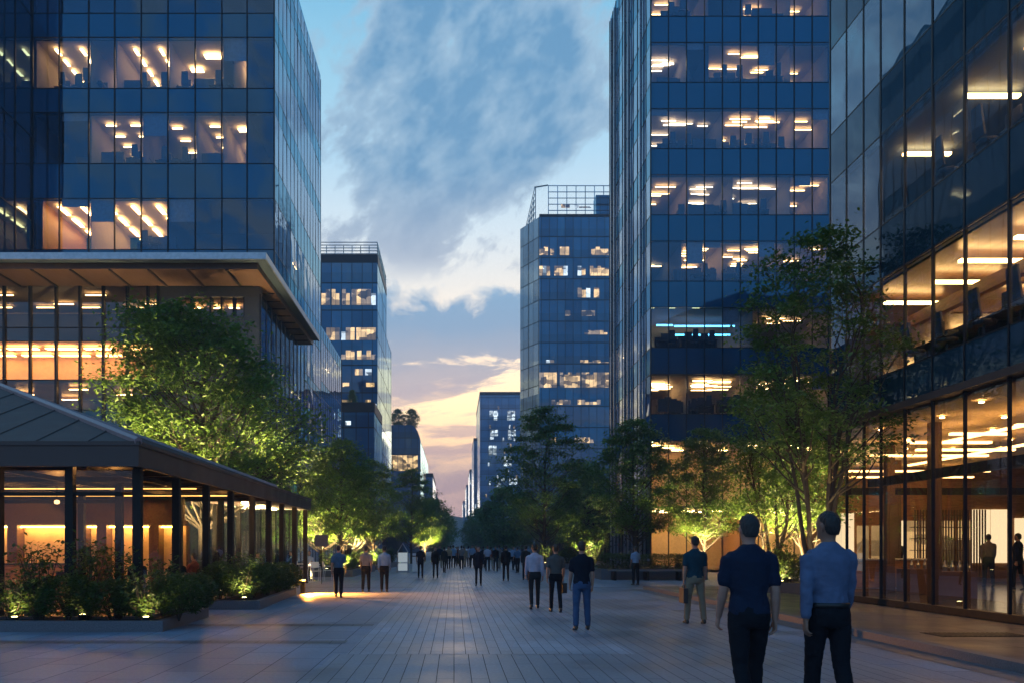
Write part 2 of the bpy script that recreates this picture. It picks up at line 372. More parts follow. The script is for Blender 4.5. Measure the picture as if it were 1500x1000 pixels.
TORSO=[(.86,-.005,.150,.118),(.94,-.008,.168,.125),(1.02,0,.158,.112),(1.10,.004,.148,.104),(1.2,.004,.158,.110),(1.31,.002,.176,.118),(1.39,-.004,.180,.112),(1.435,-.008,.168,.097),(1.475,-.011,.128,.082),(1.505,-.012,.088,.070),(1.53,-.012,.064,.061)]
HEAD=[(1.47,-.012,.060,.060),(1.53,-.008,.055,.058),(1.57,.004,.053,.066),(1.595,.012,.058,.080),(1.63,.008,.067,.088),(1.67,.003,.073,.094),(1.71,0,.0765,.098),(1.745,-.002,.071,.092),(1.775,-.004,.054,.072),(1.797,-.004,.026,.038)]
def fingers(mb,wr,el,s,thin=1.0):
    d=(wr-el).normalized(); inw=V(-s,0,0); inw=(inw-d*inw.dot(d)).normalized(); f=d.cross(inw)
    if f.y<0: f=-f
    loft(mb,[(wr-d*.02,f*.024,inw*.019),(wr+d*.015,f*.030,inw*.017),(wr+d*.05,f*.040,inw*.016),(wr+d*.09,f*.041,inw*.014),(wr+d*.102,f*.036,inw*.010)],12)
    for i,(off,ln) in enumerate(((.031,.070),(.0105,.080),(-.0105,.075),(-.031,.058))):
        p=wr+d*(.088-.004*abs(i-1.2))+f*off; pts=[p]; ang=R(18+5*i)
        for k,fr_ in enumerate((.45,.3,.25)):
            dd=d*math.cos(ang)+inw*math.sin(ang)+f*(off*1.2); p=p+dd*ln*fr_; pts.append(p); ang+=R(26)
        limb(mb,pts,[.0092*thin,.0088*thin,.0080*thin,.0070*thin],8)
    p=wr+d*.025+f*.026; pts=[p,p+d*.03+f*.026+inw*.006,p+d*.062+f*.034+inw*.016,p+d*.085+f*.032+inw*.026]; limb(mb,pts,[.0125*thin,.0105*thin,.0095*thin,.008*thin],8)
def person_meshes(key,pose,vox,near=False):
    """body, hair, shirt, trousers, shoes of one pose; key caches them"""
    if key in PM: return PM[key]
    J=joints(pose); dz=J['dz']; yaw=pose.get('yaw',0); out={}; fem=pose.get('fem',False)
    def up_(v): return v+V(0,0,dz)
    wf=.93 if fem else 1.0
    # body
    b=MB(); loft(b,[zsec(z+dz,cy,rx*wf*(.90 if z>1.3 and z<1.5 else .94),ry*.90) for z,cy,rx,ry in TORSO],20)
    c,s_=math.cos(yaw),math.sin(yaw)
    def hv(x,y,z): return V(x*c-y*s_,x*s_+y*c,z+dz)
    loft(b,[(hv(0,cy,z),V(rx*c,rx*s_,0),V(-ry*s_,ry*c,0)) for z,cy,rx,ry in HEAD],20)
    limb(b,[hv(0,.086,1.695),hv(0,.104,1.660),hv(0,.098,1.648)],[.009,.014,.012],8)          # nose
    limb(b,[hv(-.045,.082,1.705),hv(0,.092,1.704),hv(.045,.082,1.705)],[.009,.011,.009],8)      # brow
    limb(b,[hv(-.022,.088,1.614),hv(0,.094,1.614),hv(.022,.088,1.614)],[.006,.008,.006],8)      # lips
    limb(b,[hv(-.02,.084,1.583),hv(.02,.084,1.583)],[.014,.014],8)                              # chin
    for s in (-1,1):
        limb(b,[hv(.076*s,-.004,1.638),hv(.083*s,-.012,1.662),hv(.083*s,-.006,1.688),hv(.078*s,.006,1.692)],[.009,.011,.012,.009],8)
    for s,nm in ((-1,'l'),(1,'r')):
        sh,el,wr=J['sh'+nm],J['el'+nm],J['wr'+nm]; k=.9 if fem else 1.0
        limb(b,[sh-V(.06*s,0,.02),sh-V(0,0,.01),sh.lerp(el,.45),el,el.lerp(wr,.3),wr],[.030*k,.046*k,.047*k,.041*k,.042*k,.027*k])
        fingers(b,wr,el,s,1.0 if vox<.008 else 1.15)
        limb(b,[J['hip'+nm],J['hip'+nm].lerp(J['knee'+nm],.5),J['knee'+nm],J['knee'+nm].lerp(J['ank'+nm],.3),J['ank'+nm]],[.082,.072,.052,.052,.036])
    out['body']=fused(b,vox,3 if vox<.008 else 2,name='body')
    # hair
    h=MB(); q=pose.get('hairk',1.0)
    H_=[(1.605,-.048,.050,.040),(1.64,-.040,.068,.062),(1.68,-.030,.0785*q,.074),(1.72,-.013,.0805*q,.095),(1.755,-.006,.075*q,.091),(1.785,-.004,.055,.070),(1.808,-.004,.022,.03)]
    if fem: H_=[(1.47,-.06,.055,.03),(1.53,-.058,.075,.04),(1.58,-.05,.084,.05)]+H_[1:]
    loft(h,[(hv(0,cy,z),V(rx*c,rx*s_,0),V(-ry*s_,ry*c,0)) for z,cy,rx,ry in H_],20)
    out['hair']=fused(h,vox*1.1,2,(lambda p: .007*mnoise.noise(Vector((p.x*70,p.y*70,p.z*22)))) if near else None,'hair')
    # shirt
    t=MB(); jack=pose.get('jacket',False); sl=pose.get('sleeve','short'); g=.016 if not jack else .024
    hem=.80 if jack else pose.get('hem',1.0)
    secs=[]
    if jack: secs=[(.80,-.006,.158,.125),(.88,-.006,.160,.124)]
    elif hem<.95: secs=[(hem,-.006,.166,.124)]
    else: secs=[(1.018,0,.150,.110)]
    secs+=[(z,cy,rx-(.005 if 1.08<=z<1.25 else 0),ry) for z,cy,rx,ry in TORSO if z>secs[-1][0]+.02]
    loft(t,[zsec(z+dz,cy,(rx+g)*wf,ry+g) for z,cy,rx,ry in secs],22)
    loft(t,[zsec(1.49+dz,-.012,.082,.078),zsec(1.525+dz,-.010,.068,.070),zsec(1.55+dz,-.006,.062,.066)],18)
    for s,nm in ((-1,'l'),(1,'r')):
        sh,el,wr=J['sh'+nm],J['el'+nm],J['wr'+nm]; k=.92 if fem else 1.0
        if sl=='short': limb(t,[sh-V(.085*s,0,.012),sh-V(.03*s,0,0),sh,sh.lerp(el,.5),sh.lerp(el,.74)],[.050*k,.060*k,.065*k,.064*k,.063*k])
        else: limb(t,[sh-V(.085*s,0,.012),sh-V(.03*s,0,0),sh,sh.lerp(el,.5),el,el.lerp(wr,.35),el.lerp(wr,.88)],[.050*k,.060*k,.064*k,.060*k,.053*k,.051*k,.040*k])
    dis=None
    if near:
        def dis(p,A=J):
            f=.0065*mnoise.noise(Vector((p.x*7,p.y*7,p.z*16+p.x*9)))+.0035*mnoise.noise(Vector((p.x*22+3,p.y*20,p.z*34)))
            wz=max(0,1-abs(p.z-dz-1.06)/.12); f+=wz*.008*mnoise.noise(Vector((p.x*26,p.y*26,p.z*11)))
            ss=math.sin(p.z*42+p.x*30)*.003*max(0,min(1,(abs(p.x)-.16)/.05)); return f+ss
    out['shirt']=fused(t,vox*1.35,7 if near else 4,dis,'shirt')
    # trousers
    t=MB(); g=.013
    loft(t,[zsec(z+dz,cy,rx+g,ry+g) for z,cy,rx,ry in ((.82,-.004,.135,.105),(.86,-.005,.158,.124),(.94,-.006,.169,.125),(1.0,0,.158,.114),(1.025,0,.152,.110))],22)
    for s,nm in ((-1,'l'),(1,'r')):
        hp,kn,an=J['hip'+nm],J['knee'+nm],J['ank'+nm]; k=pose.get('slim',1.0)
        limb(t,[hp+V(0,0,.0),hp.lerp(kn,.35),kn,kn.lerp(an,.4),an.lerp(kn,.05)],[.098,.092*k,.071*k,.068*k,.060*k],14)
    dis=None
    if near:
        def dis(p):
            f=.006*mnoise.noise(Vector((p.x*9,p.y*9,p.z*9)))+.004*mnoise.noise(Vector((p.x*14,p.y*14,p.z*32+5)))
            zk=p.z-dz; low=max(0,1-abs(zk-.12)/.2)+max(0,1-abs(zk-.5)/.1)*.6+max(0,1-abs(zk-.84)/.08)*.7
            return f+low*.007*mnoise.noise(Vector((p.x*10,p.y*10,p.z*40)))
    out['trousers']=fused(t,vox*1.4,4,dis,'trousers')
    # shoes
    for s,nm in ((-1,'l'),(1,'r')):
        an,pt=J['ank'+nm],J['pitch'+nm]; b=MB()
        fw=V(.06*s,math.cos(pt),math.sin(pt)).normalized(); upv=V(0,-math.sin(pt),math.cos(pt)); sx=V(1,0,0); base=an-upv*.082
        loft(b,[(base-fw*.075+upv*.04,sx*.018,upv*.030),(base-fw*.062+upv*.045,sx*.034,upv*.044),(base-fw*.01+upv*.050,sx*.039,upv*.049),(base+fw*.06+upv*.042,sx*.040,upv*.041),(base+fw*.12+upv*.031,sx*.045,upv*.030),(base+fw*.17+upv*.024,sx*.038,upv*.023),(base+fw*.198+upv*.018,sx*.018,upv*.014)],14)
        limb(b,[an-upv*.03,an+upv*.02],[.046,.044],12)
        out['shoe'+nm]=fused(b,max(.007,vox*.9),2,None,'shoe')
    b=MB()
    if near and pose.get('hem',1.0)>=1: loft(b,[zsec(.994+dz,0,.172,.128),zsec(.998+dz,0,.181,.137),zsec(1.030+dz,0,.180,.136),zsec(1.034+dz,0,.172,.128)],28); out['belt']=b.mesh('belt',M['belt'],True)
    PM[key]=out; out['_J']=J; return out
def person(x,y,h,rz,label,key,pose,vox,cols,near=False,group=None,z=0):
    ms=person_meshes(key,pose,vox,near); skin,hair,shirt,trs=cols
    root=empty('person',(x,y,z),rz,label,'person',group); root.scale=(h/1.8,)*3
    for nm,mt in (('body',skin),('hair',hair),('shirt',shirt),('trousers',trs),('shoel','shoe'),('shoer','shoe'),('belt','belt')):
        if nm not in ms: continue
        me=ms[nm]
        o=bpy.data.objects.new({'shoel':'shoe','shoer':'shoe','shirt':'jacket' if pose.get('jacket') else 'shirt'}.get(nm,nm),me)
        if not me.materials: me.materials.append(M[mt])
        link(o,root); o.material_slots[0].link='OBJECT'; o.material_slots[0].material=M[mt]
    if vox<.012:
        yaw=pose.get('yaw',0); c,s_=math.cos(yaw),math.sin(yaw); dz=ms['_J']['dz']
        for s in (-1,1):
            b=MB(); ex,ey=.032*s,.083; b.lathe((0,0,-.011),[(.001,0),(.007,.002),(.011,.011),(.007,.020),(.001,.022)],10)
            e=b.build('eye',M['eye'],root,True); e.location=(ex*c-ey*s_,ex*s_+ey*c,1.688+dz)
    return root
W1={'stride':.8,'lead':'l','swing':10}; W2={'stride':.85,'lead':'r','swing':12}
def at_feet(px,feet,height,lead='l',**kw):
    Y=gy(feet); return gx(px,Y),Y
DK,SK='skin_dk','skin'
# the two men walking ahead of the camera
p_=dict(stride=.9,lead='r',swing=8,bend=14,sleeve='short',spread=.02,hem=.93)
person(gx(1097,7.3),7.3,1.84,R(1),'grey haired man in dark navy polo and black trousers, walking away nearest the camera','polo',p_,.0065,(SK,'hair_gr','c_navy','c_black'),True)
p_=dict(stride=.7,lead='l',swing=11,bend=12,sleeve='long',spread=-.01,yaw=R(24))
person(gx(1213,7.15),7.15,1.85,R(3),'dark haired man in blue long sleeved shirt and belt, closest to the glass shopfront','bluesh',p_,.0065,(DK,'hair_dk','c_blue','c_black'),True)
def ppl(px,feet,h,label,key,pose,cols,rz=0,vox=.0105,group=None,near=False):
    Y=gy(feet); return person(gx(px,Y),Y,h,rz,label,key,pose,vox,cols,near,group)
P3=ppl(1018,913,1.75,'man in dark teal tee and khaki trousers carrying a dark briefcase','tee',dict(stride=.25,lead='l',swing=5,sleeve='short',hem=.93,spread=.09),(SK,'hair_dk','c_teal','c_khaki'),near=True)
P4=ppl(852,922,1.64,'broad man in black tee and blue jeans walking away on the paving','jeans',dict(stride=.3,lead='r',swing=6,sleeve='short',hem=.92,spread=.05),(SK,'hair_br','c_dknavy','c_jean'),near=True)
P5=ppl(814,896,1.60,'person in grey olive top and black trousers carrying a dark handbag','woman',dict(stride=.6,lead='l',swing=8,sleeve='short',hem=.95,slim=.85,bend=22),(SK,'hair_br','c_olive','c_black'))
P6=ppl(783,891,1.64,'man in pale lilac shirt and dark slim trousers with one foot lifted behind','lilac',dict(stride=.9,lead='r',swing=10,sleeve='long',slim=.85),(SK,'hair_dk','c_white','c_char'))
ppl(741,850,1.61,'person in black suit standing right of the path centre, walking away','suitA',dict(stride=.5,lead='l',jacket=True,sleeve='long',slim=.9),(SK,'hair_dk','c_black','c_black'),vox=.014)
ppl(701,857,1.56,'person in dark suit with arms out, walking in the middle of the path','suitB',dict(stride=.4,lead='r',jacket=True,sleeve='long',slim=.85,bend=24),(SK,'hair_dk','c_dknavy','c_black'),rz=math.pi,vox=.014)
ppl(496,874,1.60,'man in mid blue shirt and black trousers by the orange light pool','blueL',dict(stride=.7,lead='l',sleeve='short'),(SK,'hair_dk','c_mid','c_black'))
ppl(536,866,1.57,'person in grey beige top and black trousers, walking beside a light blue shirt','beige',dict(stride=.5,lead='r',sleeve='short',hem=.95),(SK,'hair_dk','c_beige','c_black'),vox=.014)
ppl(563,866,1.57,'man in light blue shirt and black trousers on the left side of the path','skyL',dict(stride=.35,lead='l',sleeve='long'),(SK,'hair_dk','c_sky','c_black'),vox=.014)
ppl(616,846,1.58,'person in dark navy top with bare arms before the left shop lights','suitC',dict(stride=.4,lead='l',sleeve='short',hem=.93,slim=.9,bend=25),(SK,'hair_dk','c_dknavy','c_black'),vox=.016)
ppl(638,846,1.55,'person in black jacket and brown trousers walking toward the camera on the left','suitB',{},(SK,'hair_br','c_black','c_char'),rz=math.pi,vox=.016)
ppl(931,856,1.56,'person in light shirt and black trousers standing before the stone bench','stand',dict(stride=0,sleeve='short',spread=.06),(DK,'hair_dk','c_sky','c_black'),rz=R(20),vox=.014)
ppl(770,849,1.6,'person in dark coat half hidden behind the pale lilac shirt','suitA',{},(SK,'hair_dk','c_char','c_dknavy'),vox=.016)
# the far crowd
keysC=['suitA','woman','suitC','skyL','beige','lilac','suitB','stand']
crowd=[(651,838,'c_char','c_black','charcoal jacket, next to the black jacket and brown trousers'),(657,833,'c_tan','c_black','tan coat in the left of the far crowd'),(664,831,'c_sky','c_black','pale blue jacket in the far crowd'),(671,829,'c_rust','c_char','rust top in the far crowd'),(676,833,'c_beige','c_dknavy','pale top and navy trousers in the far crowd'),(681,830,'c_tan','c_tan','tan clothes in the middle of the far crowd'),(686,829,'c_white','c_char','whitish shirt in the middle of the far crowd'),(692,831,'c_sky','c_black','light blue shirt behind the centre dark suit'),(708,832,'c_dknavy','c_black','navy coat just right of the centre dark suit'),(714,836,'c_white','c_dknavy','white top and navy trousers right of centre'),(719,833,'c_rust','c_khaki','rust top and khaki trousers right of the path centre'),(726,836,'c_black','c_char','black coat left of the black suit'),(731,832,'c_beige','c_khaki','beige coat close behind the black suit'),(752,834,'c_sky','c_black','light blue top right of the black suit'),(660,826,'c_tan','c_char','tan coat, smallest on the left of the far crowd'),(669,826,'c_white','c_black','white top far down the path'),(679,825,'c_tan','c_black','sandy coat farthest down the path'),(697,827,'c_rust','c_black','rust red jacket far down the path, right of centre'),(703,828,'c_sky','c_jean','light blue top and jeans far down the path'),(644,831,'c_navy','c_khaki','navy top and khaki trousers near the left far trees'),(758,838,'c_mid','c_black','blue top beside the far right planter')]
for i,(px,ft,a,b,l) in enumerate(crowd):
    o_=ppl(px,ft,1.60+.12*((i*37)%5-2)/4,'small person in '+l,keysC[i%8],{},(SK if i%3 else DK,'hair_dk' if i%4 else 'hair_br',a,b),rz=(math.pi if i%2 else 0)+.35*((i*29)%7-3)/3,vox=.016); o_.scale.x*=.9+.22*((i*53)%6)/5
# people inside the shop and at the café tables
person(gx(1448,29),29,1.86,R(-15),'person in grey shirt standing inside the right shop before the bright panels','skyL',{},.014,(DK,'hair_dk','c_beige','c_char'),z=.125)
person(gx(1491,27),27,1.86,R(30),'person in black inside the right shop beside the glass at the frame edge','suitA',{},.014,(SK,'hair_dk','c_black','c_black'),z=.125)
person(gx(1316,30.5),30.5,1.75,R(160),'shop worker in dark top inside the right shop behind the wooden counter','stand',{},.014,(SK,'hair_dk','c_char','c_black'),z=.125)
SEAT=dict(sit=True,sleeve='long')
seats=[(-8.35,21.6,20,'c_dknavy','dark navy jacket under the café roof near the corner column'),(-7.35,21.75,-160,'c_char','charcoal top facing the camera under the café roof'),(-8.0,25.2,70,'c_rust','rust top at the café table beyond'),(-7.5,31.2,-90,'c_mid','blue shirt under the narrow café canopy'),(-8.3,31.2,90,'c_black','black jacket under the narrow café canopy'),(-7.0,39.6,180,'c_white','pale shirt at the outdoor table by the white chairs'),(-7.9,39.8,90,'c_mid','blue top at the outdoor table by the white chairs'),(-10.6,22.6,-30,'c_black','black jacket deep inside the café')]
for x,y,a,c_,l in seats:
    person(x,y,1.72,R(a),'seated diner in '+l,'seat',SEAT,.013,(SK,'hair_dk',c_,'c_black'),z=0.0)
# held bags
def bag(name,label,x,y,z,wx,wy,h,rz,cat):
    root=empty(name,(x,y,z),rz,label,cat)
    b=MB(); b.prism([(-wx/2,-wy/2+.01),(-wx/2+.01,-wy/2),(wx/2-.01,-wy/2),(wx/2,-wy/2+.01),(wx/2,wy/2-.01),(wx/2-.01,wy/2),(-wx/2+.01,wy/2),(-wx/2,wy/2-.01)],-h,0); b.build('case',M['shoe'],root)
    b=MB(); b.tube([(-.06,0,-.004),(-.055,0,.045),(0,0,.065),(.055,0,.045),(.06,0,-.004)],.009,6); hd=b.build('handle',M['belt'],root); hd.rotation_euler=(0,0,R(90) if wy>wx else 0)
    return root
def hand_world(P,key,nm):
    J=PM[key]['_J']; d=(J['wr'+nm]-J['el'+nm]).normalized(); p=J['wr'+nm]+d*.11; s=P.scale[0]; c=math.cos(P.rotation_euler[2]); sn=math.sin(P.rotation_euler[2])
    return (P.location[0]+(p.x*c-p.y*sn)*s,P.location[1]+(p.x*sn+p.y*c)*s,P.location[2]+p.z*s)
x,y,z=hand_world(P3,'tee','l'); bag('briefcase','dark briefcase hanging from the hand of the man in khaki trousers',x,y,z-.055,.09,.36,.30,0,'briefcase')
x,y,z=hand_world(P5,'woman','r'); bag('handbag','black handbag held by the person in the grey olive top',x,y,z-.055,.12,.28,.24,R(10),'handbag')
# ------------------------------------------------------------------ camera
cam=bpy.data.cameras.new('camera'); co=bpy.data.objects.new('camera',cam); col.objects.link(co)
co.location=(0,0,H0); co.rotation_euler=(R(90),0,0)
cam.sensor_width=36; cam.lens=F/1500*36; cam.shift_x=(750-VX)/1500; cam.shift_y=(HY-500)/1500
cam.clip_end=6000; cam.clip_start=.1
scene.camera=co
# ------------------------------------------------------------------ sky at dusk: clear gradient, three cloud layers, a low sun
w=bpy.data.worlds.new('World'); scene.world=w; w.use_nodes=True; nt=w.node_tree; nt.nodes.clear()
SUN_AZ=R(4); SUN_EL=R(2.0)                                    # the sun has just left the end of the street
tc=N(nt,'ShaderNodeTexCoord'); sp=N(nt,'ShaderNodeSeparateXYZ'); nt.links.new(tc.outputs['Generated'],sp.inputs[0])
X,Y,Z=sp.outputs
az=math_(nt,'ARCTAN2',X,Y); el=math_(nt,'ARCSINE',Z)
sky=N(nt,'ShaderNodeTexSky'); sky.sky_type='NISHITA'; sky.sun_disc=False; sky.sun_elevation=SUN_EL; sky.sun_rotation=SUN_AZ; sky.altitude=50; sky.air_density=1.2; sky.dust_density=1.5
E=math_(nt,'DIVIDE',el,math.pi/2,None,True)
def e_(y): return math.atan((HY-y)/F)/(math.pi/2)
front=ramp(nt,E,[(0.0,(.54,.46,.52)),(e_(730),(.80,.55,.46)),(e_(660),(1.25,.82,.46)),(e_(590),(1.42,1.03,.57)),(e_(520),(1.08,.86,.64)),(e_(420),(.75,.73,.69)),(e_(340),(.56,.66,.73)),(e_(230),(.36,.56,.71)),(e_(100),(.25,.49,.65)),(e_(0),(.17,.41,.60)),(.62,(.05,.22,.46)),(1.0,(.04,.17,.40))],'LINEAR')
back=ramp(nt,E,[(0,(.15,.27,.44)),(.12,(.11,.32,.60)),(.35,(.07,.30,.66)),(.7,(.05,.21,.48)),(1,(.04,.17,.40))])
caz=math_(nt,'COSINE',az)
facef=ramp(nt,math_(nt,'MULTIPLY_ADD',caz,.5,.5),[(.35,0),(.93,1)],'EASE')
base=mixc(nt,facef,back,front)
def cvec(rot,sx,sy,off=0):
    c=N(nt,'ShaderNodeCombineXYZ'); nt.links.new(az,c.inputs[0]); nt.links.new(el,c.inputs[1]); c.inputs[2].default_value=off
    mp=N(nt,'ShaderNodeMapping'); mp.vector_type='TEXTURE'; mp.inputs['Rotation'].default_value=(0,0,rot); mp.inputs['Scale'].default_value=(sx,sy,1); nt.links.new(c.outputs[0],mp.inputs[0]); return mp.outputs[0]
def nz(vec,scale,det=8,rough=.58,dist=0.0,lac=2.0):
    n=N(nt,'ShaderNodeTexNoise'); n.inputs['Scale'].default_value=scale; n.inputs['Detail'].default_value=det; n.inputs['Roughness'].default_value=rough; n.inputs['Distortion'].default_value=dist
    nt.links.new(vec,n.inputs['Vector']); return n.outputs[0]
def band(lo0,lo1,hi0,hi1):
    return math_(nt,'MULTIPLY',ramp(nt,E,[(lo0,0),(lo1,1)],'EASE'),ramp(nt,E,[(hi0,1),(hi1,0)],'EASE'))
# layer A: broken streaky deck climbing to the right
va=cvec(R(36),1.3,.9)
nA=nz(va,17,8,.60,.15); nA2=nz(cvec(R(30),1.35,.8,2),44,6,.60,.2); nA3=nz(cvec(R(40),1.6,.8,4),6.5,4,.5,.2)
dens=math_(nt,'ADD',math_(nt,'MULTIPLY',nA,.48),math_(nt,'MULTIPLY_ADD',nA2,.20,math_(nt,'MULTIPLY',nA3,.32)))
# heavy to the left of a line that climbs to the right, thin against the left edge and far right
xx=math_(nt,'MULTIPLY',az,F); yy=math_(nt,'MULTIPLY',math_(nt,'TANGENT',el),F)          # degrees in the units of the view
edge=math_(nt,'SUBTRACT',yy,math_(nt,'MULTIPLY_ADD',xx,.62,520.0))                        # >0 above the line
lean=ramp(nt,math_(nt,'MULTIPLY_ADD',edge,.0022,.5),[(.20,0),(.46,1)],'EASE')
thin_l=ramp(nt,math_(nt,'MULTIPLY_ADD',math_(nt,'SUBTRACT',math_(nt,'MULTIPLY',xx,-1.0),math_(nt,'MULTIPLY_ADD',yy,-.12,215)),.005,.5),[(.40,0),(.70,1)],'EASE')
thin_r=ramp(nt,math_(nt,'MULTIPLY_ADD',xx,.005,0),[(.72,0),(1.0,1)],'EASE')
low=ramp(nt,math_(nt,'MULTIPLY_ADD',yy,.005,0),[(.0,0),(1,1)])
thr=math_(nt,'ADD',math_(nt,'MULTIPLY_ADD',lean,-.175,.545),math_(nt,'MULTIPLY_ADD',thin_l,.10,math_(nt,'MULTIPLY',thin_r,.09)))
dA=math_(nt,'MULTIPLY',math_(nt,'SUBTRACT',dens,thr),15,None,True)
dA=math_(nt,'POWER',dA,.8)
dA=math_(nt,'MULTIPLY',dA,ramp(nt,E,[(e_(430),0),(e_(370),1)],'EASE'))
thick=math_(nt,'MULTIPLY',math_(nt,'SUBTRACT',dens,math_(nt,'ADD',thr,.05)),7.0,None,True)
colA=mixc(nt,thick,(.27,.40,.53),(.10,.24,.41))
colA=mixc(nt,ramp(nt,E,[(e_(380),.75),(e_(250),0)]),colA,(.36,.41,.50))
colA=mixc(nt,ramp(nt,E,[(.42,0),(.75,1)]),colA,(.04,.12,.25))
# layer B: heavy bank with a billowing top
vb=cvec(0,1.0,.8,3.1); bil=nz(vb,15,8,.58,.3)
topE=math_(nt,'MULTIPLY_ADD',math_(nt,'SUBTRACT',bil,.5),.075,math_(nt,'MULTIPLY_ADD',math_(nt,'SINE',math_(nt,'MULTIPLY_ADD',az,16.0,1.2)),-.006,e_(419)))
dB=math_(nt,'MULTIPLY',math_(nt,'SUBTRACT',topE,E),85,None,True)
rag=math_(nt,'MULTIPLY_ADD',math_(nt,'SUBTRACT',nz(cvec(R(6),2.2,.6,7),14,8,.64,.4),.5),.22,E)
dB=math_(nt,'MULTIPLY',dB,ramp(nt,rag,[(e_(580),0),(e_(540),1)],'EASE'))
colB=ramp(nt,math_(nt,'MULTIPLY_ADD',math_(nt,'SUBTRACT',bil,.5),.02,E),[(e_(580),(.50,.42,.44)),(e_(530),(.32,.36,.45)),(e_(480),(.17,.31,.48)),(e_(430),(.16,.32,.50)),(e_(408),(.26,.42,.58))])
# layer C: thin stretched streaks below the bank, a dusty veil on the horizon
vc=cvec(R(7),3.2,.42,5); nC=nz(vc,19,9,.64,.35)
dC=math_(nt,'MULTIPLY',math_(nt,'MULTIPLY',math_(nt,'SUBTRACT',nC,.475),11,None,True),band(e_(790),e_(730),e_(560),e_(510)))
colC=ramp(nt,E,[(e_(760),(.40,.31,.37)),(e_(640),(.50,.36,.39)),(e_(560),(.42,.36,.42))])
vd=cvec(R(-4),2.4,.5,9); nD=nz(vd,16,8,.62,.3)
dD=math_(nt,'MULTIPLY',math_(nt,'MULTIPLY',math_(nt,'SUBTRACT',nD,.36),6,None,True),band(e_(800),e_(775),e_(690),e_(615)))
dA=math_(nt,'MULTIPLY',dA,.94)
c1=mixc(nt,dA,base,colA)
c1=mixc(nt,math_(nt,'MULTIPLY',dC,.72),c1,colC); c1=mixc(nt,math_(nt,'MULTIPLY',dD,.6),c1,(.42,.33,.38))
c1=mixc(nt,math_(nt,'MULTIPLY',dB,math_(nt,'MULTIPLY_ADD',facef,.75,.2)),c1,mixc(nt,facef,(.06,.12,.24),colB))
below=ramp(nt,math_(nt,'MULTIPLY_ADD',Z,8,.5),[(.38,0),(.5,1)])
c1=mixc(nt,below,(.05,.06,.08),c1)
bg=N(nt,'ShaderNodeBackground'); nt.links.new(c1,bg.inputs[0]); bg.inputs[1].default_value=1.0
bg2=N(nt,'ShaderNodeBackground'); nt.links.new(sky.outputs[0],bg2.inputs[0]); bg2.inputs[1].default_value=.007
ad=N(nt,'ShaderNodeAddShader'); nt.links.new(bg.outputs[0],ad.inputs[0]); nt.links.new(bg2.outputs[0],ad.inputs[1])
wo=N(nt,'ShaderNodeOutputWorld'); nt.links.new(ad.outputs[0],wo.inputs[0])
sl=bpy.data.lights.new('low_sun','SUN'); sl.energy=.12; sl.angle=R(12); sl.color=(1,.72,.45)
so=bpy.data.objects.new('low_sun',sl); col.objects.link(so)
sd=Vector((math.sin(SUN_AZ)*math.cos(SUN_EL),math.cos(SUN_AZ)*math.cos(SUN_EL),math.sin(SUN_EL)))
so.rotation_euler=(-sd).to_track_quat('-Z','Y').to_euler()
vs=scene.view_settings; vs.view_transform='Standard'; vs.look='None'; vs.exposure=.5; vs.gamma=1; vs.use_curve_mapping=False
cy=scene.cycles
cy.max_bounces=6; cy.diffuse_bounces=3; cy.glossy_bounces=3; cy.transparent_max_bounces=14; cy.transmission_bounces=2; cy.volume_bounces=0
cy.sample_clamp_indirect=4; cy.caustics_reflective=False; cy.caustics_refractive=False; cy.use_denoising=True; cy.use_light_tree=True
cy.denoiser='OPENIMAGEDENOISE'
# ------------------------------------------------------------------ the ground
def sheet(name,x0,x1,y0,y1,z,m,kind='structure'):
    b=MB(); b.face([(x0,y0,z),(x1,y0,z),(x1,y1,z),(x0,y1,z)]); return tag(b.build(name,m),kind=kind)
def slab(name,x0,x1,y0,y1,z0,z1,m):
    b=MB(); b.box(x0,x1,y0,y1,z0,z1); return tag(b.build(name,m),kind='structure')
sheet('ground',-480,480,-70,960,0,M['tile'])
sheet('paved_path',-1.55,2.6,11.8,420,.004,M['strip'])
sheet('paved_square',-1.72,5.6,2.0,11.78,.004,M['strip_near'])
sheet('paved_walkway',2.62,5.3,11.8,24.0,.004,M['band'] if False else M['strip_near'])
slab('pavement',7.15,10.4,-6,30.0,-.05,.11,M['walk'])
slab('kerb',6.93,7.148,-6,30.0,-.05,.125,M['granite'])
sheet('gutter_path',6.45,6.92,-6,30.0,.005,M['band'])
for (y,x0,x1) in ((13.1,-9,-1.75),(16.0,-5.4,-1.6),(19.6,2.65,6.4),(24.5,-5.0,-1.6),(31,-7,-1.6),(31,2.65,9)):
    sheet('paving_strip',x0,x1,y,y+.42,.0035,M['band'])
# a wooded ridge beyond the end of the street
b=MB(); rows=[]; nx=46
for j,(yy,f) in enumerate(((640,0),(700,.55),(760,.9),(830,1.0),(930,.5))):
    for i in range(nx+1):
        x=-470+940*i/nx
        h=(37+16*mnoise.noise(Vector((x*.008,yy*.004,1.3)))+6*mnoise.noise(Vector((x*.04,yy*.02,4))))*f
        b.v.append((x,yy,h if f else -.5))
for j in range(4):
    for i in range(nx):
        a=j*(nx+1)+i; b.f.append((a,a+1,a+nx+2,a+nx+1)); b.m.append(0)
M['hill']=pbr('wooded_hill',(.035,.05,.05),.95,var=.3,scale=.02)
tag(b.build('hill',M['hill'],smooth=True),kind='structure')

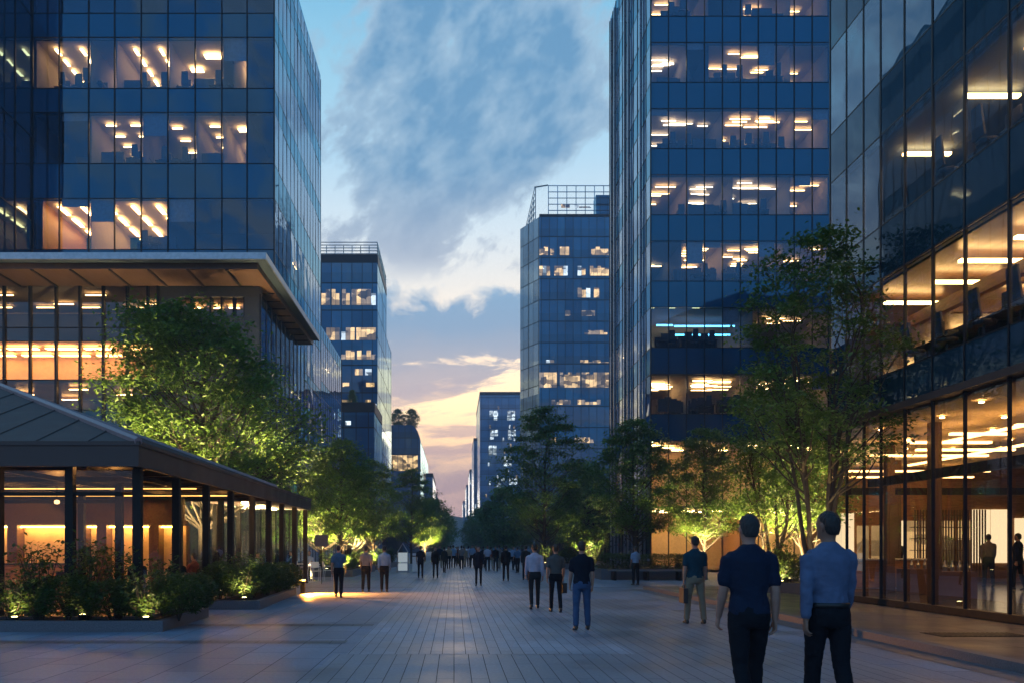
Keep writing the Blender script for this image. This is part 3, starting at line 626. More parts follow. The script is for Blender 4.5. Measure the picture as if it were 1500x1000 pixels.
# ------------------------------------------------------------------ curtain-wall kit
class Fr:
    """a facade frame: origin, horizontal direction u, direction d into the building"""
    def __init__(s,O,u,d): s.O=O; s.u=u; s.d=d
    def w(s,u,d,z): return (s.O[0]+s.u[0]*u+s.d[0]*d, s.O[1]+s.u[1]*u+s.d[1]*d, z)
    def box(s,mb,u0,u1,d0,d1,z0,z1,m=0):
        w=s.w; mb.hexa([w(u0,d0,z0),w(u1,d0,z0),w(u1,d1,z0),w(u0,d1,z0),w(u0,d0,z1),w(u1,d0,z1),w(u1,d1,z1),w(u0,d1,z1)],m)
    def pane(s,mb,u0,u1,z0,z1,rng,amp=.0022,d=0.0,m=0):
        """one glass sheet, very slightly out of plane like real glazing"""
        a=rng.uniform(-amp,amp); c=rng.uniform(-amp,amp); hu=(u1-u0)/2; hz=(z1-z0)/2
        mb.face([s.w(u0,d-a*hu-c*hz,z0),s.w(u1,d+a*hu-c*hz,z0),s.w(u1,d+a*hu+c*hz,z1),s.w(u0,d-a*hu+c*hz,z1)],m)
def curtain(parent,fr,cols,bands,gm,sm,rng,parts=False,mw=.06,mproj=.05,mm='mull',amp=.0022,trans=True):
    """bands: (z0,z1,'v'|'s').  Vision panes become parts named window when parts=True, else one glazing part"""
    g=MB(); n_g=0
    for z0,z1,k in bands:
        if k=='s':
            b=MB()
            for u0,u1 in zip(cols[:-1],cols[1:]): fr.pane(b,u0,u1,z0,z1,rng,amp)
            fr.box(b,cols[0],cols[-1],.12,.22,z0,z1)
            b.build('spandrel',sm,parent)
        else:
            for u0,u1 in zip(cols[:-1],cols[1:]):
                if parts:
                    b=MB(); fr.pane(b,u0,u1,z0,z1,rng,amp); b.build('window',gm,parent)
                else: fr.pane(g,u0,u1,z0,z1,rng,amp)
    if g.f: tag(g.build('glazing',gm,parent),kind='stuff')
    b=MB(); zb,zt=bands[0][0],bands[-1][1]
    for u in cols: fr.box(b,u-mw/2,u+mw/2,-mproj,.05,zb,zt)
    if trans:
        for z0,z1,k in bands:
            fr.box(b,cols[0],cols[-1],-mproj*.45,.043,z0-.018,z0+.018)
    b.build('mullion',M[mm],parent)
def room(parent,fr,u0,u1,z0,z1,dep,wall='wall_w',lights=(),lm='lamp_w',d0=.3,fl='carpet',ce='ceil',back=None):
    """an open-fronted office behind the glass, with its ceiling lights"""
    b=MB(); w=fr.w; u0+=.02; u1-=.02; z0+=.02; z1-=.02
    b.face([w(u0,d0,z0),w(u1,d0,z0),w(u1,dep,z0),w(u0,dep,z0)],0)
    b.face([w(u0,d0,z1),w(u1,d0,z1),w(u1,dep,z1),w(u0,dep,z1)],1)
    b.face([w(u0,dep,z0),w(u1,dep,z0),w(u1,dep,z1),w(u0,dep,z1)],2)
    b.face([w(u0,d0,z0),w(u0,dep,z0),w(u0,dep,z1),w(u0,d0,z1)],3)
    b.face([w(u1,d0,z0),w(u1,dep,z0),w(u1,dep,z1),w(u1,d0,z1)],3)
    r=b.build('office_room',[M[fl],M[ce],M[back or wall],M[wall]],parent)
    for (u,d,lu,ld) in lights:
        if u-lu/2<u0 or u+lu/2>u1: continue
        b=MB(); fr.box(b,u-lu/2,u+lu/2,d-ld/2,d+ld/2,z1-.15,z1-.115); b.build('ceiling_light',M[lm],r)
    return r
def strips(rng,u0,u1,n,dmax,lmin=.9,lmax=1.8,wd=.14):
    out=[]
    for i in range(n):
        l=min(rng.uniform(lmin,lmax),(u1-u0)*.8); u=rng.uniform(u0+l/2+.05,max(u0+l/2+.06,u1-l/2-.05)); out.append((u,rng.uniform(.8,dmax),l,wd*.36))
    return out
def panels(u0,u1,du,ds,w=.5,l=1.1):
    out=[]; n=max(1,int((u1-u0)/du))
    for i in range(n):
        for d in ds: out.append((u0+(i+.5)*(u1-u0)/n,d,w,l))
    return out
def shell(parent,name,x0,x1,y0,y1,z0,z1,m):
    b=MB(); b.box(x0,x1,y0,y1,z0,z1); return b.build(name,m,parent)
def cuts(a,b,step):
    n=max(1,round((b-a)/step)); return [a+(b-a)*i/n for i in range(n+1)]
rng=random.Random(7)
desk_spots=[]       # (frame,u,d,z, words)

# ------------------------------------------------------------------ left tower
LT=empty('office_tower',(-16,44,0),label='dark blue glass tower behind the canopied podium, with two lit office floors high up',cat='building')
LT.location=(0,0,0)
XL=gx(402,44); XW=gx(48,44)
fr=Fr((XW,44.0),(1,0),(0,1)); L=XL-XW
colsL=[0]+[gx(p,44)-XW for p in (87,130,168,207,246,286,325,362)]+[L]
def lz(y): return gz(y,44)
bands=[]; sills=[lz(366)+(lz(240)-lz(366))*k if k<1 else lz(240)+ (lz(130)-lz(240))*(k-1) for k in (-1,0,1,2,3,4)]
tops=[]
zprev=14.2
for i,s in enumerate(sills[1:]):
    t=s+2.75; bands.append((zprev,s,'s')); bands.append((s,t,'v')); zprev=t
bands.append((zprev,sills[-1]+5.2,'s'))
curtain(LT,fr,colsL,bands,M['glass'],M['spand'],rng,parts=True,amp=.005)
TOPL=bands[-1][1]
def lr(p0,p1,k,**kw):
    s=sills[k+1]; return room(LT,fr,gx(p0,44)-XW,gx(p1,44)-XW,s,s+2.75,kw.pop('dep',8.5),**kw)
U=lambda p: gx(p,44)-XW
lr(49,130,2,lights=panels(U(52),U(128),1.3,(1.1,2.1,3.1,4.1,5.1,6.1,7.1),.15,.6),lm='lamp_w')
lr(130,168,2,lights=[(U(150),3.5,.4,.6),(U(150),5.5,.5,.7)],wall='wall_w',lm='lamp_w')
lr(168,246,2,lights=panels(U(170),U(246),1.3,(1.1,2.1,3.1,4.1,5.1,6.1,7.1),.15,.6))
lr(246,325,2,lights=[(U(300),1.5,.9,.4),(U(312),2.8,1.0,.4),(U(265),2.8,.7,.4),(U(300),4.2,.9,.4),(U(270),4.4,.7,.4),(U(285),6,.5,.6)],wall='wall_w')
lr(340,360,2,lights=[(U(350),3,.2,1.6)],dep=5)
lr(130,207,1,lights=panels(U(132),U(206),1.3,(1.1,2.3,3.5,4.7,6),.55,.10),lm='lamp_w')
lr(207,286,1,lights=panels(U(209),U(285),1.4,(1.4,2.8,4.2,5.6),.55,.10),wall='wall_w',lm='lamp_w')
lr(286,325,1,lights=panels(U(288),U(323),1.2,(1.2,2.4,3.6,4.8),.55,.10))
lr(325,360,1,lights=[(U(345),1.6,.5,.35),(U(343),4,.2,1.2)],dep=6)
lr(58,130,0,lights=panels(U(60),U(128),1.2,(1.3,3.0,4.7,6.4),.2,1.2),lm='lamp_o',wall='wood',back='plaster')
lr(130,245,0,lights=panels(U(132),U(243),1.3,(1.2,2.8,4.4,6.0),.2,1.1),lm='lamp_o',wall='wall_w')
for k,(a,c) in ((2,(360,402)),(1,(49,130)),(1,(362,402)),(0,(245,402)),(3,(49,402)),(4,(49,402)),(0,(49,57))):
    lr(a,c,k,wall='wall_b',ce='wall_b',dep=5)
for k,ps in ((2,(80,104,120,182,200,232,262,290,315)),(1,(150,190,232,262,300)),(0,(205,228))):
    for p in ps: desk_spots.append((fr,U(p),1.0+.5*rng.random(),sills[k+1]+.03,('top lit' if k==2 else 'second lit' if k==1 else 'lowest lit')+' floor of the left tower'))
for k in range(3):
    for j in range(len(colsL)-1):
        if rng.random()<.2:
            h=rng.choice((.4,.8,1.2)); q=MB(); fr.box(q,colsL[j]+.07,colsL[j+1]-.07,.14,.155,sills[k+1]+2.75-h,sills[k+1]+2.74); q.build('blind',M['blind'],LT)
# street side
DEEP=59.3-44
frs=Fr((XL,44.0),(0,1),(-1,0))
bs=[(0.3,4.6,'v')]; z=4.6
for s in [5.5+4.03*i for i in range(2)]+sills: 
    if s-z<.3: continue
    bs.append((z,s,'s')); bs.append((s,s+2.75,'v')); z=s+2.75
bs.append((z,35.3,'s')) if z<35.3 else None
bs=[(a,min(b_,35.3),k) for a,b_,k in bs if a<35.2]
curtain(LT,frs,cuts(0,DEEP,1.1),bs,M['glass_side'],M['spand'],rng,amp=.006,mproj=.015,mw=.05)
for k,s in enumerate([5.5,9.53]+sills[1:4]):
    room(LT,frs,6.0,DEEP-.1,s,s+2.7,5,lights=strips(rng,6.2,DEEP-.3,4 if k<3 else 2,2.5,.6,1.4),lm='lamp_w' if k!=1 else 'lamp_o')
room(LT,frs,6.5,DEEP-.1,.15,4.5,6,lights=[(8+2.1*i,1.4,1.0,.16) for i in range(4)]+[(9+2*i,3.5,.8,.16) for i in range(3)],lm='lamp_o',wall='plaster',fl='shopfloor')
b=MB(); b.box(XL-18,XL-5.2,49.6,59.3,0,35.2); b.box(XW+.3,XL-.28,44.3,59.25,35.2,35.29); b.box(XL-.26,XL-.02,44.02,59.3,35.31,35.6)
b.box(XW,XL-.02,59.2,59.32,14.2,35.28)
b.build('wall',M['spand'],LT)
b=MB(); b.box(XW+.2,XL-.3,44.2,52.9,sills[-1]+5.0,sills[-1]+5.15); b.build('roof',M['stone_dk'],LT)
# wing that comes forward at the left edge
frw=Fr((XW-.05,40.6),(0,1),(-1,0))
curtain(LT,frw,[0,1.7,3.35],[(14.2,19,'s'),(19,23.5,'v'),(23.5,30,'s'),(30,36,'v')],M['glass_side'],M['spand2'],rng,amp=.003)
b=MB(); b.box(XW-4,XW-.3,40.7,52,14.2,36.1); b.build('wing',M['spand2'],LT)

# ------------------------------------------------------------------ podium with the big canopy
PB=empty('podium_building',(0,0,0),label='glass podium building with a wide flat canopy roof and an orange lit middle floor',cat='building')
YP=39.2; XP=-9.25
frp=Fr((-30.0,YP),(1,0),(0,1)); up=lambda p: gx(p,YP)+30
colsP=[0,3.2,6.3]+[up(p) for p in (7,45,83,118,152,187,217,232)]
def pz(y): return gz(y,YP)
pb=[(.4,4.2,'v'),(4.2,pz(600),'s'),(pz(600),pz(556),'v'),(pz(556),pz(500),'v'),(pz(500),pz(480),'v'),(pz(480),pz(412),'v')]
curtain(PB,frp,colsP,pb,M['glass_grey'],M['spand3'],rng,parts=True,mw=.11,mproj=.12)
uE=up(232); uR=XP+30
room(PB,frp,.1,uE-.1,pz(556),pz(498),3.2,lights=[(1.2+1.9*i,1.1,1.5,.3) for i in range(11)]+[(1.2+1.9*i,2.5,1.5,.3) for i in range(11)],lm='lamp_o',wall='plaster',ce='plaster',fl='wood',d0=.2)
room(PB,frp,.1,uE-.1,pz(602),pz(557),7,lights=[(1.2+1.7*i,1.4+(i%3)*1.4,.9,.12) for i in range(12)],lm='lamp_o',wall='plaster',ce='soffit',fl='wood')
room(PB,frp,.1,uE-.1,pz(497),pz(414),5,lights=[(3+2.3*i,1.5+(i%2)*1.5,1.0,.08) for i in range(9)]+[(1.8+2.3*i,3.6,1.0,.06) for i in range(9)],lm='lamp_n',wall='plaster',ce='wall_w')
room(PB,frp,.1,uE-.1,.1,4.1,8,lights=[(2+2.6*i,2.0,1.0,.3) for i in range(7)],lm='lamp_o',wall='wood')
# solid stone corner with ribbon windows
b=MB(); frp.box(b,uE+.02,uR-.02,.0,.4,0,pz(463)); frp.box(b,uE+.02,uR-.02,.0,.4,pz(435),pz(412))
frp.box(b,uE+.02,up(262),.0,.4,pz(463)+.002,pz(435)-.002); frp.box(b,up(358),uR-.02,.0,.4,pz(463)+.002,pz(435)-.002)
b.build('wall',M['stone_dk'],PB)
rib=[up(p) for p in (262,280,308,324,342,358)]
for a,c in zip(rib[:-1],rib[1:]):
    b=MB(); frp.pane(b,a+.03,c-.03,pz(463),pz(435),rng,.004,.2); wn=b.build('window',M['glass_grey'],PB)
    b=MB(); frp.box(b,c-.05,c+.05,.02,.39,pz(463)+.003,pz(435)-.003); b.build('frame',M['mull'],wn)
room(PB,frp,rib[0]-.2,rib[-1]+.2,pz(463),pz(435),3.5,lights=[(rib[0]+.5+.9*i,1.3,.5,.15) for i in range(4)],lm='lamp_o',d0=.42,wall='wood')
frq=Fr((XP,YP),(0,1),(-1,0))
curtain(PB,frq,cuts(0.0,11.4,1.14),[(.3,4.4,'v'),(4.4,5.4,'s'),(5.4,9.2,'v'),(9.2,13.6,'v')],M['glass_side'],M['spand'],rng,amp=.004,mproj=.03)
room(PB,frq,.5,4.6,.15,4.3,5,lights=[(1.6,1.5,.9,.2),(3.4,1.5,.9,.2)],lm='lamp_o',wall='plaster')
# canopy: tapered slab, lighter edge, ribs under it
b=MB(); zc=13.98
b.prism([(-30,36.2),(-8.35,36.2),(-8.35,50.6),(-9.62,50.6),(-9.62,43.9),(-30,43.9)],zc+.26,zc+.46,0)
can=b.build('canopy',[M['canopy_top']],PB)
b=MB(); b.prism([(-30,36.7),(-8.8,36.7),(-8.7,50.5),(-9.61,50.5),(-9.61,39.1),(-30,39.1)],zc-.02,zc+.24,0); b.build('soffit',M['soffit'],can)
for i in range(12):
    b=MB(); b.box(-29.5+1.75*i,-29.4+1.75*i,36.72,39.08,zc-.07,zc-.022); b.build('rib',M['mull'],can)
for i in range(8):
    b=MB(); b.box(-9.6,-8.8,40.2+1.3*i,40.28+1.3*i,zc-.07,zc-.022); b.build('rib',M['mull'],can)
b=MB(); b.box(-8.348,-8.29,36.14,50.6,zc+.22,zc+.52); b.box(-30,-8.35,36.13,36.195,zc+.22,zc+.52); b.build('canopy_edge',M['steel'],can)
b=MB(); b.box(-30,XP-5.2,44.0,44.2,0,14); b.box(-30,-10.0,47.3,47.4,0,13); b.build('rear_wall',M['stone_dk'],PB)

# ------------------------------------------------------------------ left street wall beyond the tower
AN=empty('office_annex',label='low mirror glass annex attached behind the left tower, glowing gold near the ground',cat='building')
fra=Fr((XL,59.4),(0,1),(-1,0))
ab=[(.3,4.6,'v'),(4.6,5.6,'s'),(5.6,8.4,'v'),(8.4,9.6,'s'),(9.6,12.4,'v'),(12.4,13.6,'s'),(13.6,16.6,'v'),(16.6,17.4,'s')]
curtain(AN,fra,cuts(0,10.6,1.1),ab,M['glass_side'],M['spand'],rng,amp=.006,mproj=.015,mw=.05)
for z0,n,lm in ((.15,5,'lamp_o'),(5.6,5,'lamp_o'),(9.6,5,'lamp_w'),(13.6,2,'lamp_w')):
    room(AN,fra,.1,10.5,z0,z0+2.8 if z0>1 else 4.5,5,lights=strips(rng,.3,10.3,n,2.2,.8,1.6),lm=lm,wall='wood' if z0<9 else 'wall_w')
b=MB(); b.box(XL-12,XL-5.1,59.4,70,0,17.3); b.box(XL-12,XL-.03,59.42,69.98,17.41,17.6); b.box(XL-6,XL-.02,69.9,70,0,17.4); b.build('wall',M['spand'],AN)

def shopfront(name,label,x,y0,y1,h,sgn,seed,lm='lamp_o'):
    """a low glazed row of shops, sgn=+1 faces the street from the left"""
    r=random.Random(seed); root=empty(name,label=label,cat='building')
    f=Fr((x,y0),(0,1),(-sgn,0)); Ln=y1-y0
    curtain(root,f,cuts(0,Ln,1.6),[(.2,3.6,'v'),(3.6,4.4,'s'),(4.4,h-.4,'v'),(h-.4,h,'s')],M['glass_clear'],M['spand3'],r,mw=.16,mproj=.16)
    u=.2
    while u<Ln-2:
        l=min(r.uniform(4,7),Ln-.2-u)
        room(root,f,u,u+l,.1,3.7,5.5,lights=[(u+l*.25,1.2,l*.3,.2),(u+l*.72,1.8,l*.3,.2)],lm=lm,wall=r.choice(['plaster','wood','wall_w']),fl='shopfloor')
        room(root,f,u,u+l,4.3,h-.4,5,lights=[(u+l*.5,1.6,l*.4,.15)] if r.random()<.5 else [],lm='lamp_w')
        u+=l+.3
    xa,xb=sorted((x-sgn*6,x-sgn*.1)); b=MB(); b.box(xa,xb,y0+.05,y1-.05,h+.01,h+.3); b.build('roof',M['stone_dk'],root)
    xa,xb=sorted((x-sgn*12,x-sgn*5.8)); b=MB(); b.box(xa,xb,y0,y1,0,h); b.box(min(x,x-sgn*6),max(x,x-sgn*6),y0-.15,y0-.02,0,h); b.build('wall',M['stone_dk'],root)
    return root
shopfront('shop_row','low row of warmly lit shops on the left behind the street trees',-10.2,72,99,6.2,1,3)
shopfront('shop_arcade','low arcade of warmly lit shops on the right behind the street trees',14.0,66,118,6.5,-1,4)
shopfront('shop_parade','distant lit shop parade at the foot of the far right tower',15.0,122,150,6.0,-1,5)
shopfront('cafe_row','distant lit cafe row under the dark brick block on the left',-10.4,112,165,6.0,1,8)

def fartower(name,label,x0,x1,y0,y1,h,front='far_glass',side='far_side',street='right'):
    root=empty(name,label=label,cat='building')
    b=MB(); b.face([(x0,y0,0),(x1,y0,0),(x1,y0,h),(x0,y0,h)]); b.face([(x0,y1,0),(x0,y1,h),(x1,y1,h),(x1,y1,0)]); b.face([(x0,y0,h),(x1,y0,h),(x1,y1,h),(x0,y1,h)])
    b.build('front_wall',M[front],root)
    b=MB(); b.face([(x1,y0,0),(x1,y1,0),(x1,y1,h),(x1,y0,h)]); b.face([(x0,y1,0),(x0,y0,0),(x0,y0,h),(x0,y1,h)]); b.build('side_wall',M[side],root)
    t=MB()
    for (a,c,e,f_) in ((x0,x1,y0-.06,y0+.3),(x0,x1,y1-.3,y1+.06),(x0-.06,x0+.3,y0+.31,y1-.31),(x1-.3,x1+.06,y0+.31,y1-.31)): t.box(a,c,e,f_,h+.004,h+1.2)
    t.build('parapet',M['mull'],root)
    return root
def farwin(root,x0,x1,y,z0,z1,m='win_warm'):
    b=MB(); b.box(x0,x1,y-.05,y+.02,z0,z1); return b.build('window',M[m],root)

# LB2: mid tower on the left
YB=120; x1=gx(553,YB); 
T2=fartower('office_tower','farther blue glass tower on the left with a louvred top and warm windows',gx(430,YB),x1,YB,YB+16,gz(385,YB))
b=MB()
for i in range(6):
    zz=gz(384,YB)+.75+i*.42; b.box(gx(432,YB),x1,YB+.0,YB+.12,zz,zz+.1); b.box(x1-.12,x1,YB+.13,YB+15.8,zz,zz+.1)
for i in range(9): b.box(gx(440,YB)+i*1.25,gx(440,YB)+i*1.25+.12,YB+.13,YB+.25,gz(384,YB),gz(360,YB))
b.build('louvre_screen',M['far_side'],T2)
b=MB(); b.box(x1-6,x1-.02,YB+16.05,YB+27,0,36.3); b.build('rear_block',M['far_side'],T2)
r2=random.Random(21)
for (y0,y1,segs) in ((424,447,((471,484),(486,498),(501,513),(515,551))),(480,498,((478,498),(500,520),(522,551))),(513,526,((500,520),(523,551))),(540,549,((520,532),(535,545))),(585,601,((480,499),(501,524),(527,552))),(560,566,((502,512),(530,549))),(630,640,((504,516),))):
    for a,c in segs:
        n=max(1,round((c-a)/7.5))
        for i in range(n):
            p0=a+(c-a)*i/n; p1=a+(c-a)*(i+1)/n-.5
            farwin(T2,gx(p0,YB),gx(p1,YB),YB-.02,gz(y1,YB),gz(y0+(r2.random()<.3)*6,YB),('win_warm' if r2.random()<.75 else 'win_dim') if r2.random()<.9 else 'win_cool')
# dark block before it
YD=100
DB=fartower('dark_office_block','dark low office block in front of the louvred tower on the left',gx(470,YD),gx(548,YD),YD,YD+11,gz(603,YD),'far_glass','far_glass')
farwin(DB,gx(506,YD),gx(514,YD),YD-.02,gz(622,YD),gz(616,YD),'win_cool')
b=MB(); b.box(gx(480,YD),gx(530,YD),YD+1,YD+6,gz(603,YD)+.01,gz(596,YD)); b.build('roof_plant_room',M['stone_dk'],DB)
# LB3: rounded block with roof garden
YC=200; xc=gx(616,YC)
b3=empty('rounded_office_block',label='distant dark block with a rounded top corner and trees on its roof',cat='building')
prof=[]; zt=gz(622,YC); r_=5
for i in range(7):
    t=math.pi/2*i/6; prof.append((xc-r_*.5+r_*.5*math.sin(t),zt-r_*(1-math.cos(t))))
poly=[(gx(556,YC),0),(gx(556,YC),zt)]+prof+[(xc,0)]
b=MB(); n=len(poly)
b.v=[(x,YC,z) for x,z in poly]+[(x,YC+60,z) for x,z in poly]
b.f=[tuple(range(n)),tuple(reversed(range(n,2*n)))]+[(i,i+n,(i+1)%n+n,(i+1)%n) for i in range(n)]; b.m=[0]*len(b.f)
b.build('wall',M['far_glass'],b3)
for i in range(7):
    p=561+i*7.4; farwin(b3,gx(p,YC),gx(p+6.6,YC),YC-.02,gz(689,YC),gz(666,YC),'win_warm')
for i in range(5): farwin(b3,xc-.3-i*.01,xc+.05,YC+3+i*8,gz(689,YC),gz(668,YC),'win_warm')
# further blocks on the left
for i,(p0,p1,top,Yy,lab) in enumerate(((600,634,698,260,'slim far block on the left beside the rounded block'),(610,640,728,330,'farther low block on the left, half hidden by street trees'),(620,646,752,430,'farthest low block on the left at the end of the street'))):
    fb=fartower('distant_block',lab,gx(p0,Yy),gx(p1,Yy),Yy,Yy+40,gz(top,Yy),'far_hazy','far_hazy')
    for k in range(6):
        zc_=gz(top,Yy)*(.25+.11*k); farwin(fb,gx(p1,Yy)-.2,gx(p1,Yy)+.06,Yy+4+3*k,zc_,zc_+1.8,'win_warm')
# RB2: right mid tower with chamfered corner and open crown
YT=155; xr0=gx(790,YT); xl0=gx(762,161); zt=gz(318,YT); xrr=gx(925,YT); xlb=gx(764,YT+40)
T3=empty('office_tower',label='farther blue glass tower on the right with a chamfered corner and open roof crown',cat='building')
b=MB(); b.face([(xr0,YT,0),(xrr,YT,0),(xrr,YT,zt),(xr0,YT,zt)]); b.face([(xr0,YT,zt),(xrr,YT,zt),(xrr,YT+40,zt),(xlb,YT+40,zt),(xl0,161,zt)])
b.face([(xrr,YT,0),(xrr,YT+40,0),(xrr,YT+40,zt),(xrr,YT,zt)]); b.build('front_wall',M['far_glass'],T3)
b=MB(); zcut=gz(580,158)
b.face([(xl0,161,zcut),(xr0,YT,zcut),(xr0,YT,zt),(xl0,161,zt)]); b.build('chamfered_wall',M['far_side'],T3)
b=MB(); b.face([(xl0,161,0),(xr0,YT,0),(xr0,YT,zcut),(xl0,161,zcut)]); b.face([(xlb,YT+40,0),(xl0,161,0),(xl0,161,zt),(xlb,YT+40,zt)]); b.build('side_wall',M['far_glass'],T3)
b=MB(); b.box(xr0,xrr,YT-.1,YT+.3,zt+.01,zt+.5); b.build('parapet',M['mull'],T3)
cx0=gx(803,160); ctop=gz(272,160)
b=MB(); b.box(cx0+1.2,xrr-1,163,185,zt+.02,gz(305,160)); b.box(gx(873,160),xrr-.5,160,162.9,zt+.02,gz(286,160)); b.build('plant_room',M['far_glass'],T3)
b=MB()
for i in range(7):
    zz=zt+.8+(ctop-zt-.9)*i/6; b.box(cx0,xrr,160,160.12,zz,zz+.13); b.box(cx0-2.6+.3*0,cx0-2.48,161,180,zz,zz+.13)
for i in range(12): b.box(cx0+i*1.8,cx0+i*1.8+.14,160.13,160.27,zt+.02,ctop)
for i in range(5): b.box(cx0-2.45,cx0-2.3,161+4.5*i,161.2+4.5*i,zt+.02,ctop)
b.hexa([(cx0-2.6,161,ctop),(cx0,160,ctop),(cx0,160.2,ctop),(cx0-2.6,161.2,ctop),(cx0-2.6,161,ctop+.2),(cx0,160,ctop+.2),(cx0,160.2,ctop+.2),(cx0-2.6,161.2,ctop+.2)])
b.build('roof_crown',M['far_side'],T3)
for (y0,y1,segs,pr) in ((300,305,((822,835),(842,866)),.5),(362,374,((790,803),(806,812),(820,834),(866,892)),.85),(390,404,((790,806),(812,832),(846,858),(864,892)),.9),(422,436,((846,865),(870,878)),.75),(455,463,((828,836),(852,872)),.45),(484,490,((856,890),),.6),(527,531,((800,812),(850,892)),.6),(545,567,((790,816),(820,850),(852,892)),.8),(585,592,((808,836),(846,880)),.35),(640,648,((800,815),(842,870)),.4)):
    for a,c in segs:
        n=max(1,round((c-a)/6))
        for i in range(n):
            lit=r2.random()<pr; p0=a+(c-a)*i/n; p1=a+(c-a)*(i+1)/n-.4
            farwin(T3,gx(p0,YT),gx(p1,YT),YT-.02,gz(y1,YT),gz(y0+(r2.random()<.3)*3,YT),('win_warm' if r2.random()<.85 else 'win_cool') if lit else 'win_dim')
# RB3 and the skyline behind it
YF=300
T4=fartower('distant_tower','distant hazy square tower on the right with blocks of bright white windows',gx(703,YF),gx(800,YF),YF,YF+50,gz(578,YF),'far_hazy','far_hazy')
for cx_,cy_ in ((717,601),(743,601),(718,629),(744,629),(716,652),(738,668),(728,700),(746,700)):
    for i in range(2):
        for j in range(3):
            if r2.random()<.2: continue
            farwin(T4,gx(cx_+i*6.2,YF),gx(cx_+i*6.2+5.2,YF),YF-.02,gz(cy_+j*5.0+4,YF),gz(cy_+j*5.0,YF),'win_cool')
b=MB(); b.box(gx(712,YF),gx(790,YF),YF+5,YF+40,gz(578,YF)+.02,gz(571,YF)); b.build('roof_plant_room',M['far_hazy'],T4)
for k in range(26):
    p=r2.uniform(704,756); zz=gz(590+9.2*r2.randint(0,18),YF); farwin(T4,gx(p,YF),gx(p+2.2,YF),YF-.021,zz,zz+1.3,'win_dim' if r2.random()<.5 else 'win_cool')
for i,(p0,p1,top,Yy,lab) in enumerate(((694,715,645,360,'stepped far tower just left of the hazy square tower'),(688,702,690,440,'second narrow tower in the far stepped skyline on the right'),(683,698,712,560,'third narrow tower of the far stepped skyline, near the ridge'),(678,692,735,720,'lowest and farthest narrow tower beside the ridge'))):
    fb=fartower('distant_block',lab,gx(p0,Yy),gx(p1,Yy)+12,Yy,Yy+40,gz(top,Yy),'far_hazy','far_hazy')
    for k in range(14):
        p=r2.uniform(p0+.5,p1-1.5); zz=gz(r2.uniform(top+6,775),Yy); farwin(fb,gx(p,Yy),gx(p+1.6,Yy),Yy-.02,zz,zz+2.2,'win_cool' if r2.random()<.7 else 'win_warm')

# ------------------------------------------------------------------ right tower
RT=empty('office_tower',label='tall dark blue glass tower on the right with a cyan strip light inside',cat='building')
YR=49.5; XR=gx(953,YR); XRE=25.5
frt=Fr((XR,YR),(1,0),(0,1)); ur=lambda p: gx(p,YR)-XR
def rz(y): return gz(y,YR)
LR=XRE-XR
colsR=cuts(0,ur(1216),1.08)+[ur(1216)+1.4,LR]
S=[rz(606)+4.0*k for k in range(8)]
b_=[(.15,3.9,'v'),(3.9,7.95,'v'),(7.95,S[0],'s')]
for k,s in enumerate(S):
    b_.append((s,s+2.42,'v')); b_.append((s+2.42,s+4.0,'s'))
nw=0
lowb=[q for q in b_ if q[0]<S[0]-.1]; 
curtain(RT,frt,colsR,[q for q in b_ if q[0]<34.5],M['glass'],M['spand'],rng,parts=True,mw=.05,amp=.005)
curtain(RT,frt,colsR,[q for q in b_ if q[0]>=34.5],M['glass'],M['spand'],rng,parts=False,mw=.05)
def rr(p0,p1,k,n=3,lm='lamp_n',wall='wall_w',dep=8,ceil='ceil',dmax=4.5,ll=(.6,1.5)):
    s=S[k]; a,c=ur(p0),ur(p1)
    return room(RT,frt,a,c,s,s+2.42,dep,wall=wall,ce=ceil,lights=strips(rng,a+.1,c-.1,round(n*1.5),dmax,*ll),lm=rng.choice((lm,lm,lm,'lamp_w','lamp_day')) if k else lm)
spec={6:((954,1040,2),(1040,1090,0),(1090,1160,4),(1160,1216,2)),5:((954,1008,4),(1008,1040,0),(1040,1160,7),(1160,1216,3)),4:((954,1060,4),(1060,1165,7),(1165,1216,3)),3:((954,1010,3),(1010,1075,5),(1075,1160,5),(1160,1216,3)),
      2:((954,1000,1),(1000,1060,5),(1060,1150,7),(1150,1216,2)),1:(),0:((954,1010,6),(1010,1110,9),(1110,1216,8)),7:((954,1100,3),(1100,1216,3))}
for k,segs in spec.items():
    for a,c,n in segs:
        if k==1: continue
        rr(a,c,k,n,lm='lamp_n' if k else 'lamp_w',wall='wall_w' if n>1 else 'wall_b',ceil='ceil' if n>1 else 'wall_b')
# the floor with cyan strips
rc=room(RT,frt,ur(954),ur(1105),S[1],S[1]+2.42,8,wall='wall_b',ce='wall_b',lights=[],lm='lamp_c')
for (u0,u1,d,zz) in ((ur(975),ur(1000),2.2,1.9),(ur(1005),ur(1098),2.6,1.95),(ur(1008),ur(1098),3.4,1.6)):
    b=MB(); frt.box(b,u0,u1,d,d+.06,S[1]+zz,S[1]+zz+.09); b.build('cyan_strip_light',M['lamp_c'],rc)
for u in (ur(985),ur(1020),ur(1060)):
    b=MB(); frt.box(b,u,u+.5,6.5,6.56,S[1]+.5,S[1]+1.4); b.build('wall_lamp',M['lamp_w'],rc)
rr(1105,1216,1,3)
